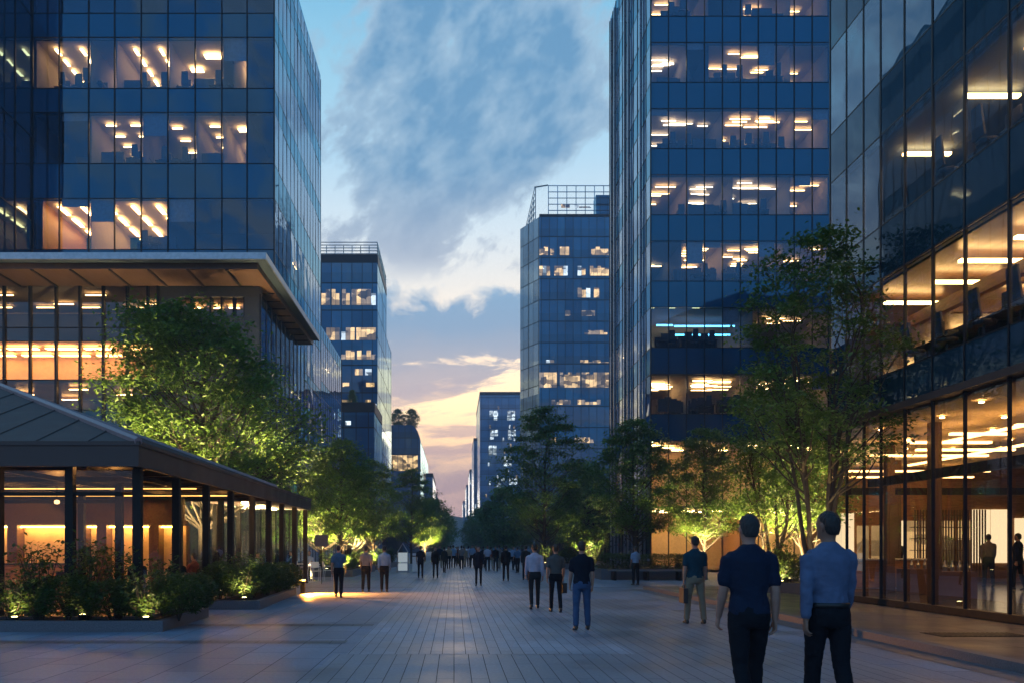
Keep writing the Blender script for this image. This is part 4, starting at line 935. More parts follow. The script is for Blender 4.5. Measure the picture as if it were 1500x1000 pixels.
# lobby
room(RT,frt,.1,ur(1090),.12,3.9,4.2,wall='wood',back='plaster',fl='shopfloor',lights=[(.6+.95*i,.9+(i%2)*1.6,.7,.4) for i in range(6)],lm='lamp_lobby')
room(RT,frt,ur(1095),LR-.2,.12,3.9,5,wall='plaster',fl='shopfloor',lights=[(ur(1102)+.95*i,1.0+(i%2)*2,.7,.4) for i in range(8)],lm='lamp_lobby')
room(RT,frt,.1,LR-.2,4.0,7.95,5,wall='plaster',ce='plaster',lights=[(.7+.95*i,1.0+(i%3)*1.3,.7,.2) for i in range(13)],lm='lamp_lobby')
for k,ps in ((6,(970,1000,1062,1085,1112,1140)),(5,(962,985,1040,1078,1100,1125)),(4,(1015,1040,1062,1090,1120)),(3,(1010,1034,1056,1085,1110)),(2,(1000,1040)),(1,(985,1020,1045)),(0,(985,1000,1020,1040,1080,1120))):
    pass
fl_word=['lowest office','cyan lit','third office','fourth office','fifth office','sixth office','topmost visible']
for k,ps in ((6,(985,1000,1100,1125,1150)),(5,(985,1010,1062,1085,1112,1140)),(4,(985,1010,1040,1078,1100,1125,1150)),(3,(1015,1040,1062,1090,1120)),(2,(1010,1034,1056,1085,1110,1135)),(1,(985,1020,1045)),(0,(985,1000,1020,1040,1080,1120))):
    for p in ps: desk_spots.append((frt,ur(p),.9+.6*rng.random(),S[k]+.03,fl_word[k]+' floor of the right tower'))
for k in range(7):
    for j in range(len(colsR)-2):
        if rng.random()<.16:
            h=rng.choice((.35,.6,.9,1.3)); q=MB(); frt.box(q,colsR[j]+.06,colsR[j+1]-.06,.14,.155,S[k]+2.42-h,S[k]+2.42); q.build('blind',M['blind'],RT)
# street side with bright fins
frl=Fr((XR,62.5),(0,-1),(1,0)); DL=62.5-YR
bl=[(.2,7.9,'v'),(7.9,S[0],'s')]
for s in S: bl.append((s,s+2.42,'v')); bl.append((s+2.42,s+4.0,'s'))
curtain(RT,frl,cuts(0,DL,1.2),bl,M['glass_side'],M['spand2'],rng,amp=.008,mproj=.03,mw=.05)
b=MB()
for i,u in enumerate((1.2,2.4,6.0,7.2,10.8)): frl.box(b,u-.07,u+.07,-.17,-.052,.2,41)
b.build('fin',M['mull_lt'],RT)
for k in (0,1,3,4,6):
    s=S[k]; room(RT,frl,.2,DL-8.4,s,s+2.42,4,lights=strips(rng,.3,DL-8.6,3,2,.6,1.2),lm='lamp_w')
room(RT,frl,.2,DL-7.8,.15,7.8,6,lights=[(1.0+1.1*i,1.0+.4*(i%2),.6,.3) for i in range(4)],lm='lamp_o',wall='wood')
b=MB(); b.box(XR+8.3,XRE,58.1,62.5,0,41.5); b.box(XR+.3,XRE-.05,YR+.3,62.4,41.56,41.8); b.box(XRE-.02,XRE+.1,YR,62.5,0,41.5); b.box(XR+.02,XRE,62.45,62.56,0,41.5); b.build('wall',M['spand'],RT)

# ------------------------------------------------------------------ right foreground building
RB=empty('office_building',label='nearest glass office building along the right pavement with an amber lit floor',cat='building')
XB=10.61; YE=23.1; YN=2.0
frb=Fr((XB,YE),(0,-1),(1,0)); LB=YE-YN
ub=lambda p: YE-XB*F/(p-VX)
colsB=[0]+[ub(p) for p in (1240,1265,1290,1325,1366,1413,1478)]
while colsB[-1]+1.3<LB: colsB.append(colsB[-1]+1.3)
ZB=[4.95,5.77,8.17,9.49,11.75,13.1,15.5,16.9,19.3]
bb=[(ZB[i],ZB[i+1],'s' if i%2==0 else 'v') for i in range(8)]
curtain(RB,frb,colsB,[q for q in bb if q[0]<12],M['glass'],M['spand3'],rng,parts=True,mw=.05,mproj=.015,amp=.0015)
curtain(RB,frb,colsB,[q for q in bb if q[0]>12],M['glass_side'],M['spand3'],rng,parts=False,mw=.05,mproj=.015,amp=.0015)
# tall shop glazing
for u0,u1 in zip(colsB[:-1],colsB[1:]):
    b=MB(); frb.pane(b,u0+.01,u1-.01,.26,4.78,rng,.001,.05); b.build('shop_window',M['glass_clear'],RB)
b=MB()
for u in colsB: frb.box(b,u-.022,u+.022,-.02,.045,.26,4.78)
b.build('mullion',M['mull'],RB)
b=MB(); frb.box(b,0,LB,-.05,.16,.1,.258); b.build('plinth',M['dark_metal'],RB)
b=MB(); frb.box(b,-.1,LB,-.16,.14,4.785,4.94); b.build('ledge_trim',M['fascia'],RB)
# slanted end wall
SE=(20.2,42.0)
b=MB(); ex,ey=SE; nx_,ny_=-(ey-YE),(ex-XB); ln=math.hypot(nx_,ny_); nx_/=ln; ny_/=ln
b.hexa([(XB,YE+.03,4.95),(ex,ey,4.95),(ex-nx_*.25,ey-ny_*.25,4.95),(XB-nx_*.25+.2,YE+.03-ny_*.25,4.95),(XB,YE+.03,19.3),(ex,ey,19.3),(ex-nx_*.25,ey-ny_*.25,19.3),(XB-nx_*.25+.2,YE+.03-ny_*.25,19.3)]); b.build('end_wall',M['spand2'],RB)
b=MB(); b.face([(XB+.02,YE+.06,.2),(ex,ey,.2),(ex,ey,4.8),(XB+.02,YE+.06,4.8)]); b.build('end_window',M['glass_clear'],RB)
def polyroom(poly,z0,z1,open_edges,mats,name='office_room'):
    b=MB(); b.face([(x,y,z0) for x,y in poly],0); b.face([(x,y,z1) for x,y in poly],1)
    for i in range(len(poly)):
        if i in open_edges: continue
        p,q=poly[i],poly[(i+1)%len(poly)]
        b.face([(*p,z0),(*q,z0),(*q,z1),(*p,z1)],2)
    return b.build(name,[M[m] for m in mats],RB)
def rblight(r,x0,x1,y0,y1,z,m): 
    b=MB(); b.box(x0,x1,y0,y1,z,z+.06); b.build('ceiling_light',M[m],r)
inner=[(XB+.2,YN),(XB+.2,YE-.1),(SE[0]-.7,SE[1]-.8),(27,SE[1]-.8),(27,YN)]
# ground floor
r0=polyroom(inner,.12,4.72,(0,1),('shopfloor','plaster','wood'),'shop_room')
for (x0,x1,y,z) in ((11.6,13.8,21.0,4.2),(12.2,16,24.5,4.25),(12.4,17.5,18.0,4.2),(12,14.5,15.2,4.2),(14,19,29,4.2),(12,15,12.5,4.2),(17,22,22,4.2),(11.8,13.2,19.4,4.2),(12.8,15.5,22.6,4.2),(15,20,31.5,4.2)): rblight(r0,x0,x1,y,y+.14,z,'lamp_shop')
for (x,y0,y1,z) in ((13.0,15,22,4.3),(15.5,19,28,4.3)): rblight(r0,x,x+.1,y0,y1,z,'lamp_shop')
b=MB(); b.box(XB+.9,XB+1.1,YN+.1,YE-.3,3.2,3.42); b.box(XB+1.3,24,26.0,26.2,3.2,3.42); b.build('beam',M['dark_metal'],RB)
for (x,y) in ((12.2,20.8),(13.6,25.6),(12.2,15.6),(16.2,30)):
    b=MB(); b.box(x-.12,x+.12,y-.12,y+.12,.13,4.7); b.build('column',M['wood_dk'],RB)
b=MB(); YW=33.0
for (p0,p1,z0,z1) in ((1225,1250,.2,2.9),(1300,1322,.6,2.6),(1424,1449,.9,3.05),(1451,1476,.9,3.05),(1486,1500,1.0,2.7)):
    b2=MB(); b2.box(gx(p0,YW),gx(p1,YW),YW-.06,YW,z0,z1); b2.build('backlit_panel',M['lamp_soft'],RB)
for i,(p0,p1,z0,z1) in enumerate(((1255,1272,.9,2.4),(1276,1296,.9,2.4),(1325,1345,.7,2.6),(1350,1372,.7,2.6),(1376,1398,.7,2.6),(1402,1420,.7,2.6),(1505,1530,.7,2.6))):
    b2=MB(); b2.box(gx(p0,YW),gx(p1,YW),YW-.05,YW,z0,z1); b2.build('added_glow_panel',M['niche'],RB)  # extra glowing panels on the back wall, added for their light
for i in range(40):
    x=11.4+(i%5)*1.5+.4*((i//5)%2); y=13.5+(i//5)*2.1
    if x>XB+1+(y-YE)*.5: 
        b2=MB(); b2.lathe((x,y,4.66),[(.05,0),(.06,.02)],8); b2.build('downlight',M['lamp_lobby'],r0)
b.box(gx(1180,YW),27,YW+.02,YW+.2,.13,4.7); b.build('partition_wall',M['wood'],RB)
b=MB()
for i in range(26): b.box(gx(1340,YW-1)+i*.11,gx(1340,YW-1)+i*.11+.04,YW-1,YW-.95,.4,3.0)
for i in range(6): b.box(gx(1338,YW-1),gx(1420,YW-1),YW-1.03,YW-.72,.5+.45*i,.53+.45*i)
b.build('display_shelf',M['wood_dk'],RB)
# upper floors
inn2=[(XB+.3,YN),(XB+.3,YE-.2),(SE[0]-.9,SE[1]-1),(26,SE[1]-1),(26,YN)]
r1=polyroom(inn2,ZB[1]+.01,ZB[2]-.01,(0,),('wood','soffit','plaster'))
for i,y in enumerate((21.6,19.9,18.4,17.0,15.6,14.2,12.6,10.8)):
    rblight(r1,11.4+(i%2)*.3,12.9+(i%3)*.4,y,y+.13,ZB[2]-.22,'lamp_o'); rblight(r1,14.2,16.4+(i%2),y-.5,y-.37,ZB[2]-.22,'lamp_o')
for i,y in enumerate((25,27.5,30,33)): rblight(r1,15.2+i*.7,19+i*.7,y,y+.14,ZB[2]-.22,'lamp_o')
b=MB()
for y in (21.0,18.6,16.2,13.8): b.box(XB+2.2,26,y,y+.16,ZB[2]-.62,ZB[2]-.3)
b.box(XB+1.6,XB+1.8,YN+.1,YE-.4,ZB[2]-.75,ZB[2]-.45); b.build('ceiling_beam',M['wood_dk'],RB)
r2_=polyroom(inn2,ZB[3]+.01,ZB[4]-.01,(0,),('carpet','wall_b','wall_b'))
for (x0,x1,y) in ((11.5,12.7,20.9),(11.4,12.6,18.2),(11.5,12.9,16.4),(11.6,13,14.6),(11.5,12.9,12.6)): rblight(r2_,x0,x1,y,y+.12,ZB[4]-.2,'lamp_o')
r3_=polyroom(inn2,ZB[5]+.01,ZB[6]-.01,(0,),('carpet','wall_b','wall_b'))
b=MB(); b.prism([(XB+.25,YN),(XB+.25,YE-.15),(SE[0]-.4,SE[1]-.5),(27.5,SE[1]-.5),(27.5,YN)],ZB[6]+.05,19.2); b.box(27.05,27.6,YN,SE[1],0,ZB[6]+.04); b.build('wall',M['spand2'],RB)
for p,k in ((1300,1),(1345,1),(1395,1),(1450,1),(1345,3),(1400,3)):
    u=ub(p); desk_spots.append((frb,u,1.1,ZB[k]+.03,('amber' if k==1 else 'dim upper')+' floor of the nearest building'))

# the evening air
hz=MB(); hz.box(-490,490,-75,970,-1,82); hm,hnt,hout=newmat('haze'); pv=N(hnt,'ShaderNodeVolumePrincipled'); pv.inputs['Color'].default_value=(.72,.82,.95,1); pv.inputs['Density'].default_value=.0009
hnt.links.new(pv.outputs[0],hout.inputs['Volume']); tag(hz.build('haze',hm),kind='stuff')
# ------------------------------------------------------------------ café pavilion
PV=empty('cafe_pavilion',(0,0,0),label='open café pavilion with a brown hipped roof on dark columns, lit amber inside',cat='pavilion')
ex,ey,ez0,ez1=-6.16,16.0,3.12,3.58; t_=6.2; apx=(ex-t_,ey+t_,ez1+2.32)
xw=ex-2*t_; yn=ey+2*t_
b=MB(); c0=[(ex,ey,ez1),(xw,ey,ez1),(xw,yn,ez1),(ex,yn,ez1)]
for i in range(4): b.face([c0[i],c0[(i+1)%4],apx])
b.build('roof',M['roofing'],PV)
b=MB()
for (x,y,z) in c0: b.tube([(x,y,z+.03),(apx[0],apx[1],apx[2]+.03)],[.085,.085],6)
b.build('roof_ridge',M['roof_edge'],PV)
b=MB()
for i in range(1,12):
    f=i/12; x=xw+(ex-xw)*f; k=min(f,1-f)*2; q=(apx[0]+(x-apx[0])*(1-k) if 0 else x, ey+t_*k, ez1+2.32*k)
    b.tube([(x,ey+.01,ez1+.012),(q[0],q[1],q[2]+.012)],.018,5)
    y=ey+(yn-ey)*f; b.tube([(ex-.01,y,ez1+.012),(ex-t_*k,y,ez1+2.32*k+.012)],.018,5)
b.build('roof_seam',M['roofing'],PV)
b=MB(); th=.12
b.box(xw,ex,ey,ey+th,ez0,ez1-.002); b.box(xw,ex,yn-th,yn,ez0,ez1-.002); b.box(xw,xw+th,ey+th+.002,yn-th-.002,ez0,ez1-.002); b.box(ex-th,ex,ey+th+.002,yn-th-.002,ez0,ez1-.002)
b.box(xw-.02,ex+.025,ey-.03,ey-.002,ez1-.05,ez1+.03); b.box(ex+.002,ex+.03,ey,35.3,ez1-.05,ez1+.03)
b.build('fascia',M['fascia'],PV)
tail=MB(); tx=-9.0
tail.hexa([(tx,yn+.005,ez0+.06),(ex-.002,yn+.005,ez0),(ex-.002,35.3,ez0),(tx,35.3,ez0+.06),(tx,yn+.005,ez1+.6),(ex-.002,yn+.005,ez1-.004),(ex-.002,35.3,ez1-.004),(tx,35.3,ez1+.6)]); tail.build('side_canopy',M['fascia'],PV)
b=MB(); b.face([(xw+th,ey+th,ez0+.28),(ex-th,ey+th,ez0+.28),(ex-th,yn-th,ez0+.28),(xw+th,yn-th,ez0+.28)]); b.build('ceiling',M['wood'],PV)
b=MB()
for i in range(7): b.box(xw+.2,ex-.2,17.6+1.6*i,17.72+1.6*i,ez0+.08,ez0+.274)
for i in range(6): b.box(-7.4-2*i,-7.28-2*i,ey+.2,yn-.2,ez0-.02,ez0+.078)
b.build('beam',M['dark_metal'],PV)
coln=[(-6.35,y) for y in (16.45,18.75,21.0,23.3,25.8,28.1,30.2,32.6,35.0)]+[(x,16.45) for x in (-7.7,-9.15,-11.2,-13.4,-15.8,-18.3)]+[(-8.25,20.2),(-8.7,26.0),(-10.9,24),(-8.8,30.2),(-8.8,33.5),(-7.4,26.0)]
for (x,y) in coln:
    b=MB(); b.box(x-.08,x+.08,y-.08,y+.08,0,ez0-.021 if y>17 and x<-6.5 else ez0+.06); b.box(x-.11,x+.11,y-.11,y+.11,0,.06,0)
    b.build('column',M['dark_metal'],PV)
b=MB(); b.box(xw+.3,ex-.5,16.42,16.48,ez0-.55,ez0-.48); b.box(xw+.3,-8.3,20.17,20.23,2.62,2.7); b.build('rail',M['dark_metal'],PV)
# rear wall with lit niches
YW2=26.6
b=MB(); b.box(xw+.2,-8.8,YW2,YW2+.2,2.26,ez0+.27); b.box(xw+.2,-8.8,YW2+.5,YW2+.7,0,2.25); b.box(xw+.2,-8.8,YW2+.2,YW2+.5,2.3,2.4); b.build('rear_wall',M['wood_dk'],PV)
b=MB(); b.box(xw+.25,-8.85,YW2+.46,YW2+.495,.05,2.24); b.build('niche_panel',M['plaster'],PV)
b=MB(); b.box(xw+.3,-8.9,YW2+.2,YW2+.26,2.18,2.22); b.build('cove_light',M['lamp_cove'],PV)
for x in (-9.9,-11.6,-12.3,-14.5): 
    b=MB(); b.box(x,x+.32,YW2-.02,YW2+.45,0,2.258); b.build('pier',M['wood_dk'],PV)
b=MB(); b.box(-18,-6.5,ey+.3,yn-.3,-.05,.012); b.build('floor',M['wood'],PV)
for i,y in enumerate((21.6,24.6)):
    b=MB(); b.box(-17.5,-6.8,y,y+.035,ez0-.055,ez0-.025); b.build('strip_light',M['lamp_cstrip'],PV)
xs=[-6.35,-7.7,-9.15,-11.2,-13.4,-15.8,-18.3]
for a,c in zip(xs[1:],xs[:-1]):
    b=MB(); b.face([(a+.08,16.45,.05),(c-.08,16.45,.05),(c-.08,16.45,ez0-.56),(a+.08,16.45,ez0-.56)]); b.face([(a+.08,16.45,ez0-.47),(c-.08,16.45,ez0-.47),(c-.08,16.45,ez0),(a+.08,16.45,ez0)]); b.build('glass_panel',M['glass_cafe'],PV)
ys=(16.45,18.75,21.0,23.3,25.8,28.1)
for a,c in zip(ys[:-1],ys[1:]):
    b=MB(); b.face([(-6.35,c-.08,.05),(-6.35,a+.08,.05),(-6.35,a+.08,ez0-.3),(-6.35,c-.08,ez0-.3)]); b.build('glass_panel',M['glass_cafe'],PV)
for i,(x,y) in enumerate(((-7.3,17.6),(-9.4,18.9),(-11.5,18.2),(-8.2,22.6),(-10.4,22.0),(-12.5,21.5),(-7.3,24.9),(-9.4,25.0),(-13.8,24.5),(-7.5,29.4),(-7.5,31.9),(-7.5,34.2))):
    b=MB(); zl=ez0+.26 if y<yn else ez0+.03; b.lathe((x,y,zl-.05),[(.0,0),(.11,.0),(.12,.05)],14); b.build('downlight',M['lamp_cafe'],PV)
pl=[(-9.5,19.6)]
for i,(x,y) in enumerate(pl):
    r=empty('pendant_lamp',(x,y,2.62),0,('small amber globe pendant lamp hung inside the café','amber globe pendant lamp hung between the front café columns','amber globe pendant lamp deep in the café at the left','amber globe pendant lamp just inside the café corner column','amber globe pendant lamp before the café rear wall','amber globe pendant lamp at the far street side of the café')[i],'lamp')
    b=MB(); b.lathe((0,0,-.1),[(.02,.05),(.05,.06),(.065,.1),(.05,.14),(.02,.15)],16); b.build('globe',M['globe'],r,True)
    b=MB(); b.tube([(0,0,.1),(0,0,ez0+.26-2.62)],.008,6); b.build('cord',M['mull'],r)
# tables, chairs, service counter
def make_table(label,mat='wood'):
    r=empty('cafe_table',label=label,cat='table',group='café tables')
    b=MB(); b.lathe((0,0,.71),[(.36,0),(.38,.012),(.38,.028),(.36,.035)],24); b.build('table_top',M[mat],r)
    b=MB(); b.tube([(0,0,.03),(0,0,.709)],.03,10); b.build('pedestal',M['dark_metal'],r)
    b=MB(); b.lathe((0,0,0),[(.24,0),(.24,.015),(.05,.03)],20); b.build('base',M['dark_metal'],r); return r
def make_chair(label,mat='dark_metal'):
    r=empty('cafe_chair',label=label,cat='chair',group='café chairs')
    b=MB(); b.box(-.21,.21,-.21,.21,.44,.465); b.build('seat',M[mat],r)
    b=MB(); b.hexa([(-.21,-.23,.60),(.21,-.23,.60),(.21,-.20,.60),(-.21,-.20,.60),(-.2,-.29,.86),(.2,-.29,.86),(.2,-.265,.86),(-.2,-.265,.86)]); b.build('backrest',M[mat],r)
    for sx in (-1,1):
        b=MB(); b.tube([(.19*sx,.19,0),(.19*sx,.19,.44)],.014,6); b.build('leg',M[mat],r)
        b=MB(); b.tube([(.19*sx,-.23,0),(.19*sx,-.195,.44),(.19*sx,-.275,.84)],.014,6); b.build('leg',M[mat],r)
        b=MB(); b.tube([(.2*sx,.19,.44),(.2*sx,.18,.64),(.2*sx,-.23,.66)],.012,6); b.build('armrest',M[mat],r)
    return r
tb=make_table('x'); ch=make_chair('x'); chw=make_chair('x','white'); tbw=make_table('x','white')
tl=[((-7.85,22.15),'small round wooden café table beside the two nearest diners'),((-8.0,25.9),'small round café table by the rear inner column'),((-7.9,31.2),'small round café table under the narrow canopy'),((-10.2,19.6),'small round café table behind the front hedge'),((-12.1,20.4),'small round café table deep inside the café')]
for i,(p,l) in enumerate(tl):
    o=tb if i==0 else copy_tree(tb); o.location=(*p,.012 if p[1]<28 else 0); o['label']=l
cl=[((-8.35,21.6),20,'dark café chair under the diner in navy'),((-7.35,21.75),-160,'dark café chair under the charcoal diner'),((-8.0,25.2),70,'dark café chair under the rust red diner'),((-7.5,31.2),-90,'dark café chair under the diner in a blue shirt'),((-8.3,31.2),90,'dark café chair under the black jacket at the narrow canopy'),((-10.6,22.6),-30,'dark café chair under the diner deep inside'),((-9.7,19.3),60,'empty dark café chair behind the front hedge'),((-11.6,20.2),-80,'empty dark café chair deep inside the café')]
for i,(p,a,l) in enumerate(cl):
    o=ch if i==0 else copy_tree(ch); o.location=(*p,.012 if p[1]<28 else 0); o.rotation_euler=(0,0,R(a)); o['label']=l
for i,(p,a,l) in enumerate((((-6.75,36.7),100,'white outdoor armchair closest to the hedge planter'),((-6.25,37.0),200,'white outdoor armchair with its back to the path'),((-5.85,38.2),-70,'white outdoor armchair at the path edge'),((-7.0,39.6),180,'white outdoor armchair under the diner in a pale shirt'),((-7.9,39.8),90,'white outdoor armchair under the diner in blue'))):
    o=chw if i==0 else copy_tree(chw); o.location=(*p,0); o.rotation_euler=(0,0,R(a)); o['label']=l; o['group']='white outdoor armchairs'
for i,(p,l) in enumerate((((-6.55,37.75),'white outdoor table between the armchairs by the path'),((-7.45,39.0),'white outdoor table with two diners'))):
    o=tbw if i==0 else copy_tree(tbw); o.location=(*p,0); o['label']=l; o['group']='white outdoor tables'
SC=empty('service_counter',(-12.8,24.6,0.012),0,'dark café counter with a lit front before the amber niches','counter')
b=MB(); b.box(-1.8,1.8,-.3,.3,0,1.0); b.build('body',M['wood'],SC); b=MB(); b.box(-1.85,1.85,-.36,.34,1.002,1.05); b.build('counter_top',M['stone_dk'],SC)
rc=empty('reception_counter',(gx(1270,26),26.2,.125),0,'pale wooden counter inside the right shop behind the glass','counter')
b=MB(); b.box(-1.5,1.9,-.35,.35,0,1.0); b.build('front_panel',M['wood'],rc); b=MB(); b.box(-1.55,1.95,-.4,.4,1.002,1.05); b.build('counter_top',M['white'],rc); b=MB(); b.box(-1.4,1.8,-.37,-.352,.1,.14); b.build('foot_rail',M['steel'],rc)
for i,(px,Y,lab) in enumerate(((1395,22.5,'dark display stand inside the right shop, left of the person in grey'),(1345,25,'dark display stand inside the right shop by the counter end'))):
    r=empty('display_stand',(gx(px,Y),Y,.125),0,lab,'display','display stands in the shop'); b=MB(); b.box(-.5,.5,-.3,.3,0,.75); b.build('plinth',M['wood_dk'],r)
    b=MB()
    for k in range(5): b.lathe((-.4+.2*k,0,.751),[(.05,0),(.06,.12),(.03,.2),(.02,.3)],8)
    b.build('goods',M['steel'],r)

# ------------------------------------------------------------------ planters, shrubs and trees
def planter(label,poly,h,kerb=.14,name='planter'):
    r=empty(name,label=label,cat='planter')
    n=len(poly); cx=sum(p[0] for p in poly)/n; cyy=sum(p[1] for p in poly)/n
    b=MB()
    for i in range(n):
        p,q=Vector(poly[i]),Vector(poly[(i+1)%n]); d=(q-p).normalized(); nn=Vector((-d.y,d.x))
        p2=p; q2=q-d*kerb*1.02
        b.hexa([(*p2,0),(*q2,0),(*(q2+nn*kerb),0),(*(p2+nn*kerb),0),(*p2,h),(*q2,h),(*(q2+nn*kerb),h),(*(p2+nn*kerb),h)])
    b.build('kerb_wall',M['granite'],r)
    b=MB(); b.face([(x+(cx-x)*.02,y+(cyy-y)*.02,h-.05) for x,y in poly]); b.build('soil',M['soil'],r); return r
planter('low dark granite planter around the front corner of the café',[(-17,14.9),(-5.3,14.9),(-5.42,18.1),(-6.12,18.1),(-6.12,15.95),(-17,15.95)],.2)
planter('low granite planter with lit hedge beside the café columns',[(-6.05,20.2),(-4.78,20.2),(-5.12,26.6),(-6.05,26.6)],.22)
planter('low granite planter on the left beyond the white armchairs',[(-7.6,42),(-5.2,42),(-5.0,52),(-7.6,52)],.36)
planter('far low granite planter on the left under the gold lit trees',[(-7.6,55),(-4.9,55),(-4.4,66),(-7.6,66)],.36)
PA=planter('long stone planter with a wooden bench in front of the right tower',[(6.9,38.4),(11.9,38.4),(11.9,46.6),(6.9,46.6)],.5,.3)
planter('low dark planter at the end of the nearest right building',[(9.75,25.5),(11.35,25.5),(12.1,28.6),(9.75,28.6)],.42)
planter('far right planter beside the path with a lit shrub',[(5.6,56),(9,56),(9,64),(5.6,64)],.4)
bn=empty('stone_bench',(8.9,37.9,0),0,'long pale bench along the right planter','bench')
b=MB()
for i in range(4): b.box(-1.7,1.7,-.32+.17*i,-.18+.17*i,.42,.47)
b.build('seat',M['granite'],bn)
for x in (-1.5,0,1.5):
    b=MB(); b.box(x-.06,x+.06,-.3,.34,0,.419); b.build('leg',M['dark_metal'],bn)
def leafq(mb,p,s,r,droop=.3,m=0):
    a=r.uniform(0,6.283); t=r.gauss(0,.5); d=Vector((math.cos(a),math.sin(a),t-droop)).normalized(); sd=d.cross(Vector((r.gauss(0,.35),r.gauss(0,.35),1)))
    if sd.length<.1: return
    sd.normalize(); up=sd.cross(d)*s*.08
    mb.face([p,p+d*s*.5+sd*s*.27+up,p+d*s,p+d*s*.5-sd*s*.27+up],m)
def crownshape(kind,t):
    if kind=='round': return math.sin(math.pi*min(1,max(0,.12+.86*t)))**.65
    if kind=='cone': return (1-t)**.75*.95+.08 if t>.12 else .45+4.2*t
    if kind=='wide': return (.55+.45*math.sin(math.pi*min(1,t*1.6)) if t<.4 else 1.0*(1-((t-.4)/.6)**1.15*.62))
    return math.sin(math.pi*min(1,max(0,.2+.7*t)))**.9        # vase
def tree_data(seed,h,base,rad,kind,nclump,nleaf,leaf,stems=1,trunk=.16,clump=.5,flat=.55):
    """(trunk mesh, crown mesh, twig level) of one tree grown at the origin"""
    r=random.Random(seed); T=MB(); C=MB(); sp_=[]
    for k in range(stems):
        a=6.283*k/max(1,stems)+r.uniform(-.5,.5); lean=0 if stems==1 else r.uniform(.09,.22)*rad
        p=Vector((.12*math.cos(a)*(stems>1),.12*math.sin(a)*(stems>1),-.05)); pts=[p.copy()]; hh=h*(.86 if stems==1 else r.uniform(.66,.9)); n=9
        for i in range(1,n+1):
            f=i/n; pts.append(Vector((math.cos(a)*lean*f**.8*3+r.gauss(0,.035)*(1+f),math.sin(a)*lean*f**.8*3+r.gauss(0,.035)*(1+f),hh*f)))
        tr=trunk/(1 if stems==1 else 1.7); T.tube(pts,[tr*(1.25 if i==0 else 1)*(1-.82*(i/n)) for i in range(n+1)],9); sp_.append(pts)
    def stem_pt(z,k):
        pts=sp_[k]
        for i in range(len(pts)-1):
            if pts[i+1].z>=z:
                f=(z-pts[i].z)/max(1e-6,pts[i+1].z-pts[i].z); return pts[i].lerp(pts[i+1],max(0,min(1,f)))
        return pts[-1]
    ga=2.39996
    for i in range(nclump):
        t=(i+.5)/nclump; t=min(1,max(0,t+r.gauss(0,.03))); a=i*ga+r.uniform(-.4,.4)
        rr_=rad*crownshape(kind,t)*(math.sqrt(r.uniform(.12,1.0)))*r.uniform(.82,1.1); c=Vector((rr_*math.cos(a),rr_*math.sin(a),base+(h-base)*t*.97))
        if kind=='wide': c.x+=(.42-t)*2.2
        k=min(range(stems),key=lambda q:(stem_pt(max(base*.6,c.z-rr_*.6),q)-c).length+r.uniform(0,.4))
        s=stem_pt(max(base*.55,c.z-rr_*.75-.15),k); mid=s.lerp(c,.5)+Vector((r.gauss(0,.08),r.gauss(0,.08),-.10*rr_+r.gauss(0,.05)))
        br=trunk*.30*(1-.6*t)
        T.tube([s,s.lerp(mid,.5)+Vector((0,0,-.03)),mid,mid.lerp(c,.5)+Vector((0,0,.05)),c],[br,br*.8,br*.6,br*.4,br*.15],5)
        cr=clump*r.uniform(.7,1.25)*(1.15-.35*t)
        for q in range(3):
            e=c+Vector((r.gauss(0,cr*.8),r.gauss(0,cr*.8),r.gauss(0,cr*.4))); T.tube([mid.lerp(c,.6+.12*q),e],[br*.28,br*.1],4)
        for q in range(int(nleaf*r.uniform(.6,1.35))):
            p=c+Vector((r.gauss(0,cr),r.gauss(0,cr),r.gauss(0,cr*flat)))
            leafq(C,p,leaf*r.uniform(.65,1.25),r)
    return T,C
TREES={}
def tree(kind,x,y,label,scale=1,rz=0,z=0,name='street_tree',lm='leaf',group='street trees'):
    root=empty(name,(x,y,z),rz,label,'tree',group); root.scale=(scale,)*3
    if kind not in TREES:
        T,C=tree_data(*TD[kind]); TREES[kind]=(T.mesh('trunk',M['bark'],True),C.mesh('crown',M[lm]))
    t,c=TREES[kind]; link(bpy.data.objects.new('trunk',t),root); o=link(bpy.data.objects.new('crown',c),root)
    o.material_slots[0].link='OBJECT'; o.material_slots[0].material=M[lm]; return root
TD={'big':(3,11.2,3.9,4.3,'wide',150,235,.20,1,.26,.52,.5),
    'mid':(5,8.5,2.5,2.4,'round',96,200,.165,1,.13,.33,.45),
    'mid2':(8,8.0,2.2,2.2,'cone',84,185,.165,1,.13,.33,.45),
    'tall':(11,11.8,3.0,3.4,'round',110,170,.215,1,.16,.42,.36),
    'sparse':(14,9.7,3.6,2.25,'vase',100,135,.135,6,.12,.27,.36),
    'multi':(17,7.3,2.3,1.75,'vase',80,170,.14,5,.10,.28,.45),
    'far':(20,9.0,1.8,3.0,'round',70,120,.40,1,.16,.5,.5)}
tree('big',-10.1,33.2,'big dense tree behind the café roof, lit yellow from below',1,.4,group=None)
tree('mid',gx(500,46.5),46.5,'gold lit tree just beyond the end of the café roof',.9,1)
tree('mid2',gx(470,50),50,'gold lit tree behind the café roof end',.92,2.4)
tree('mid',gx(548,58),58,'gold lit tree on the left between the café and the darker tree',.9,3)
tree('mid2',gx(520,62),61.5,'gold lit tree at the back of the left row',.95,3.9)
tree('tall',gx(603,75),75,'tall dark tree on the left before the distant rounded block',.74,.7,lm='leaf_dk')
tree('mid',gx(622,88),88,'small gold lit tree on the left down the path',.8,2.1)
tree('far',gx(633,110),110,'dark far tree on the left side of the path',.9,1.2,lm='leaf_dk')
tree('far',gx(648,160),160,'last dark tree on the left before the ridge',.95,2.6,lm='leaf_dk')
tree('far',gx(640,135),135,'second last dark tree on the left before the ridge',.9,.3,lm='leaf_dk')
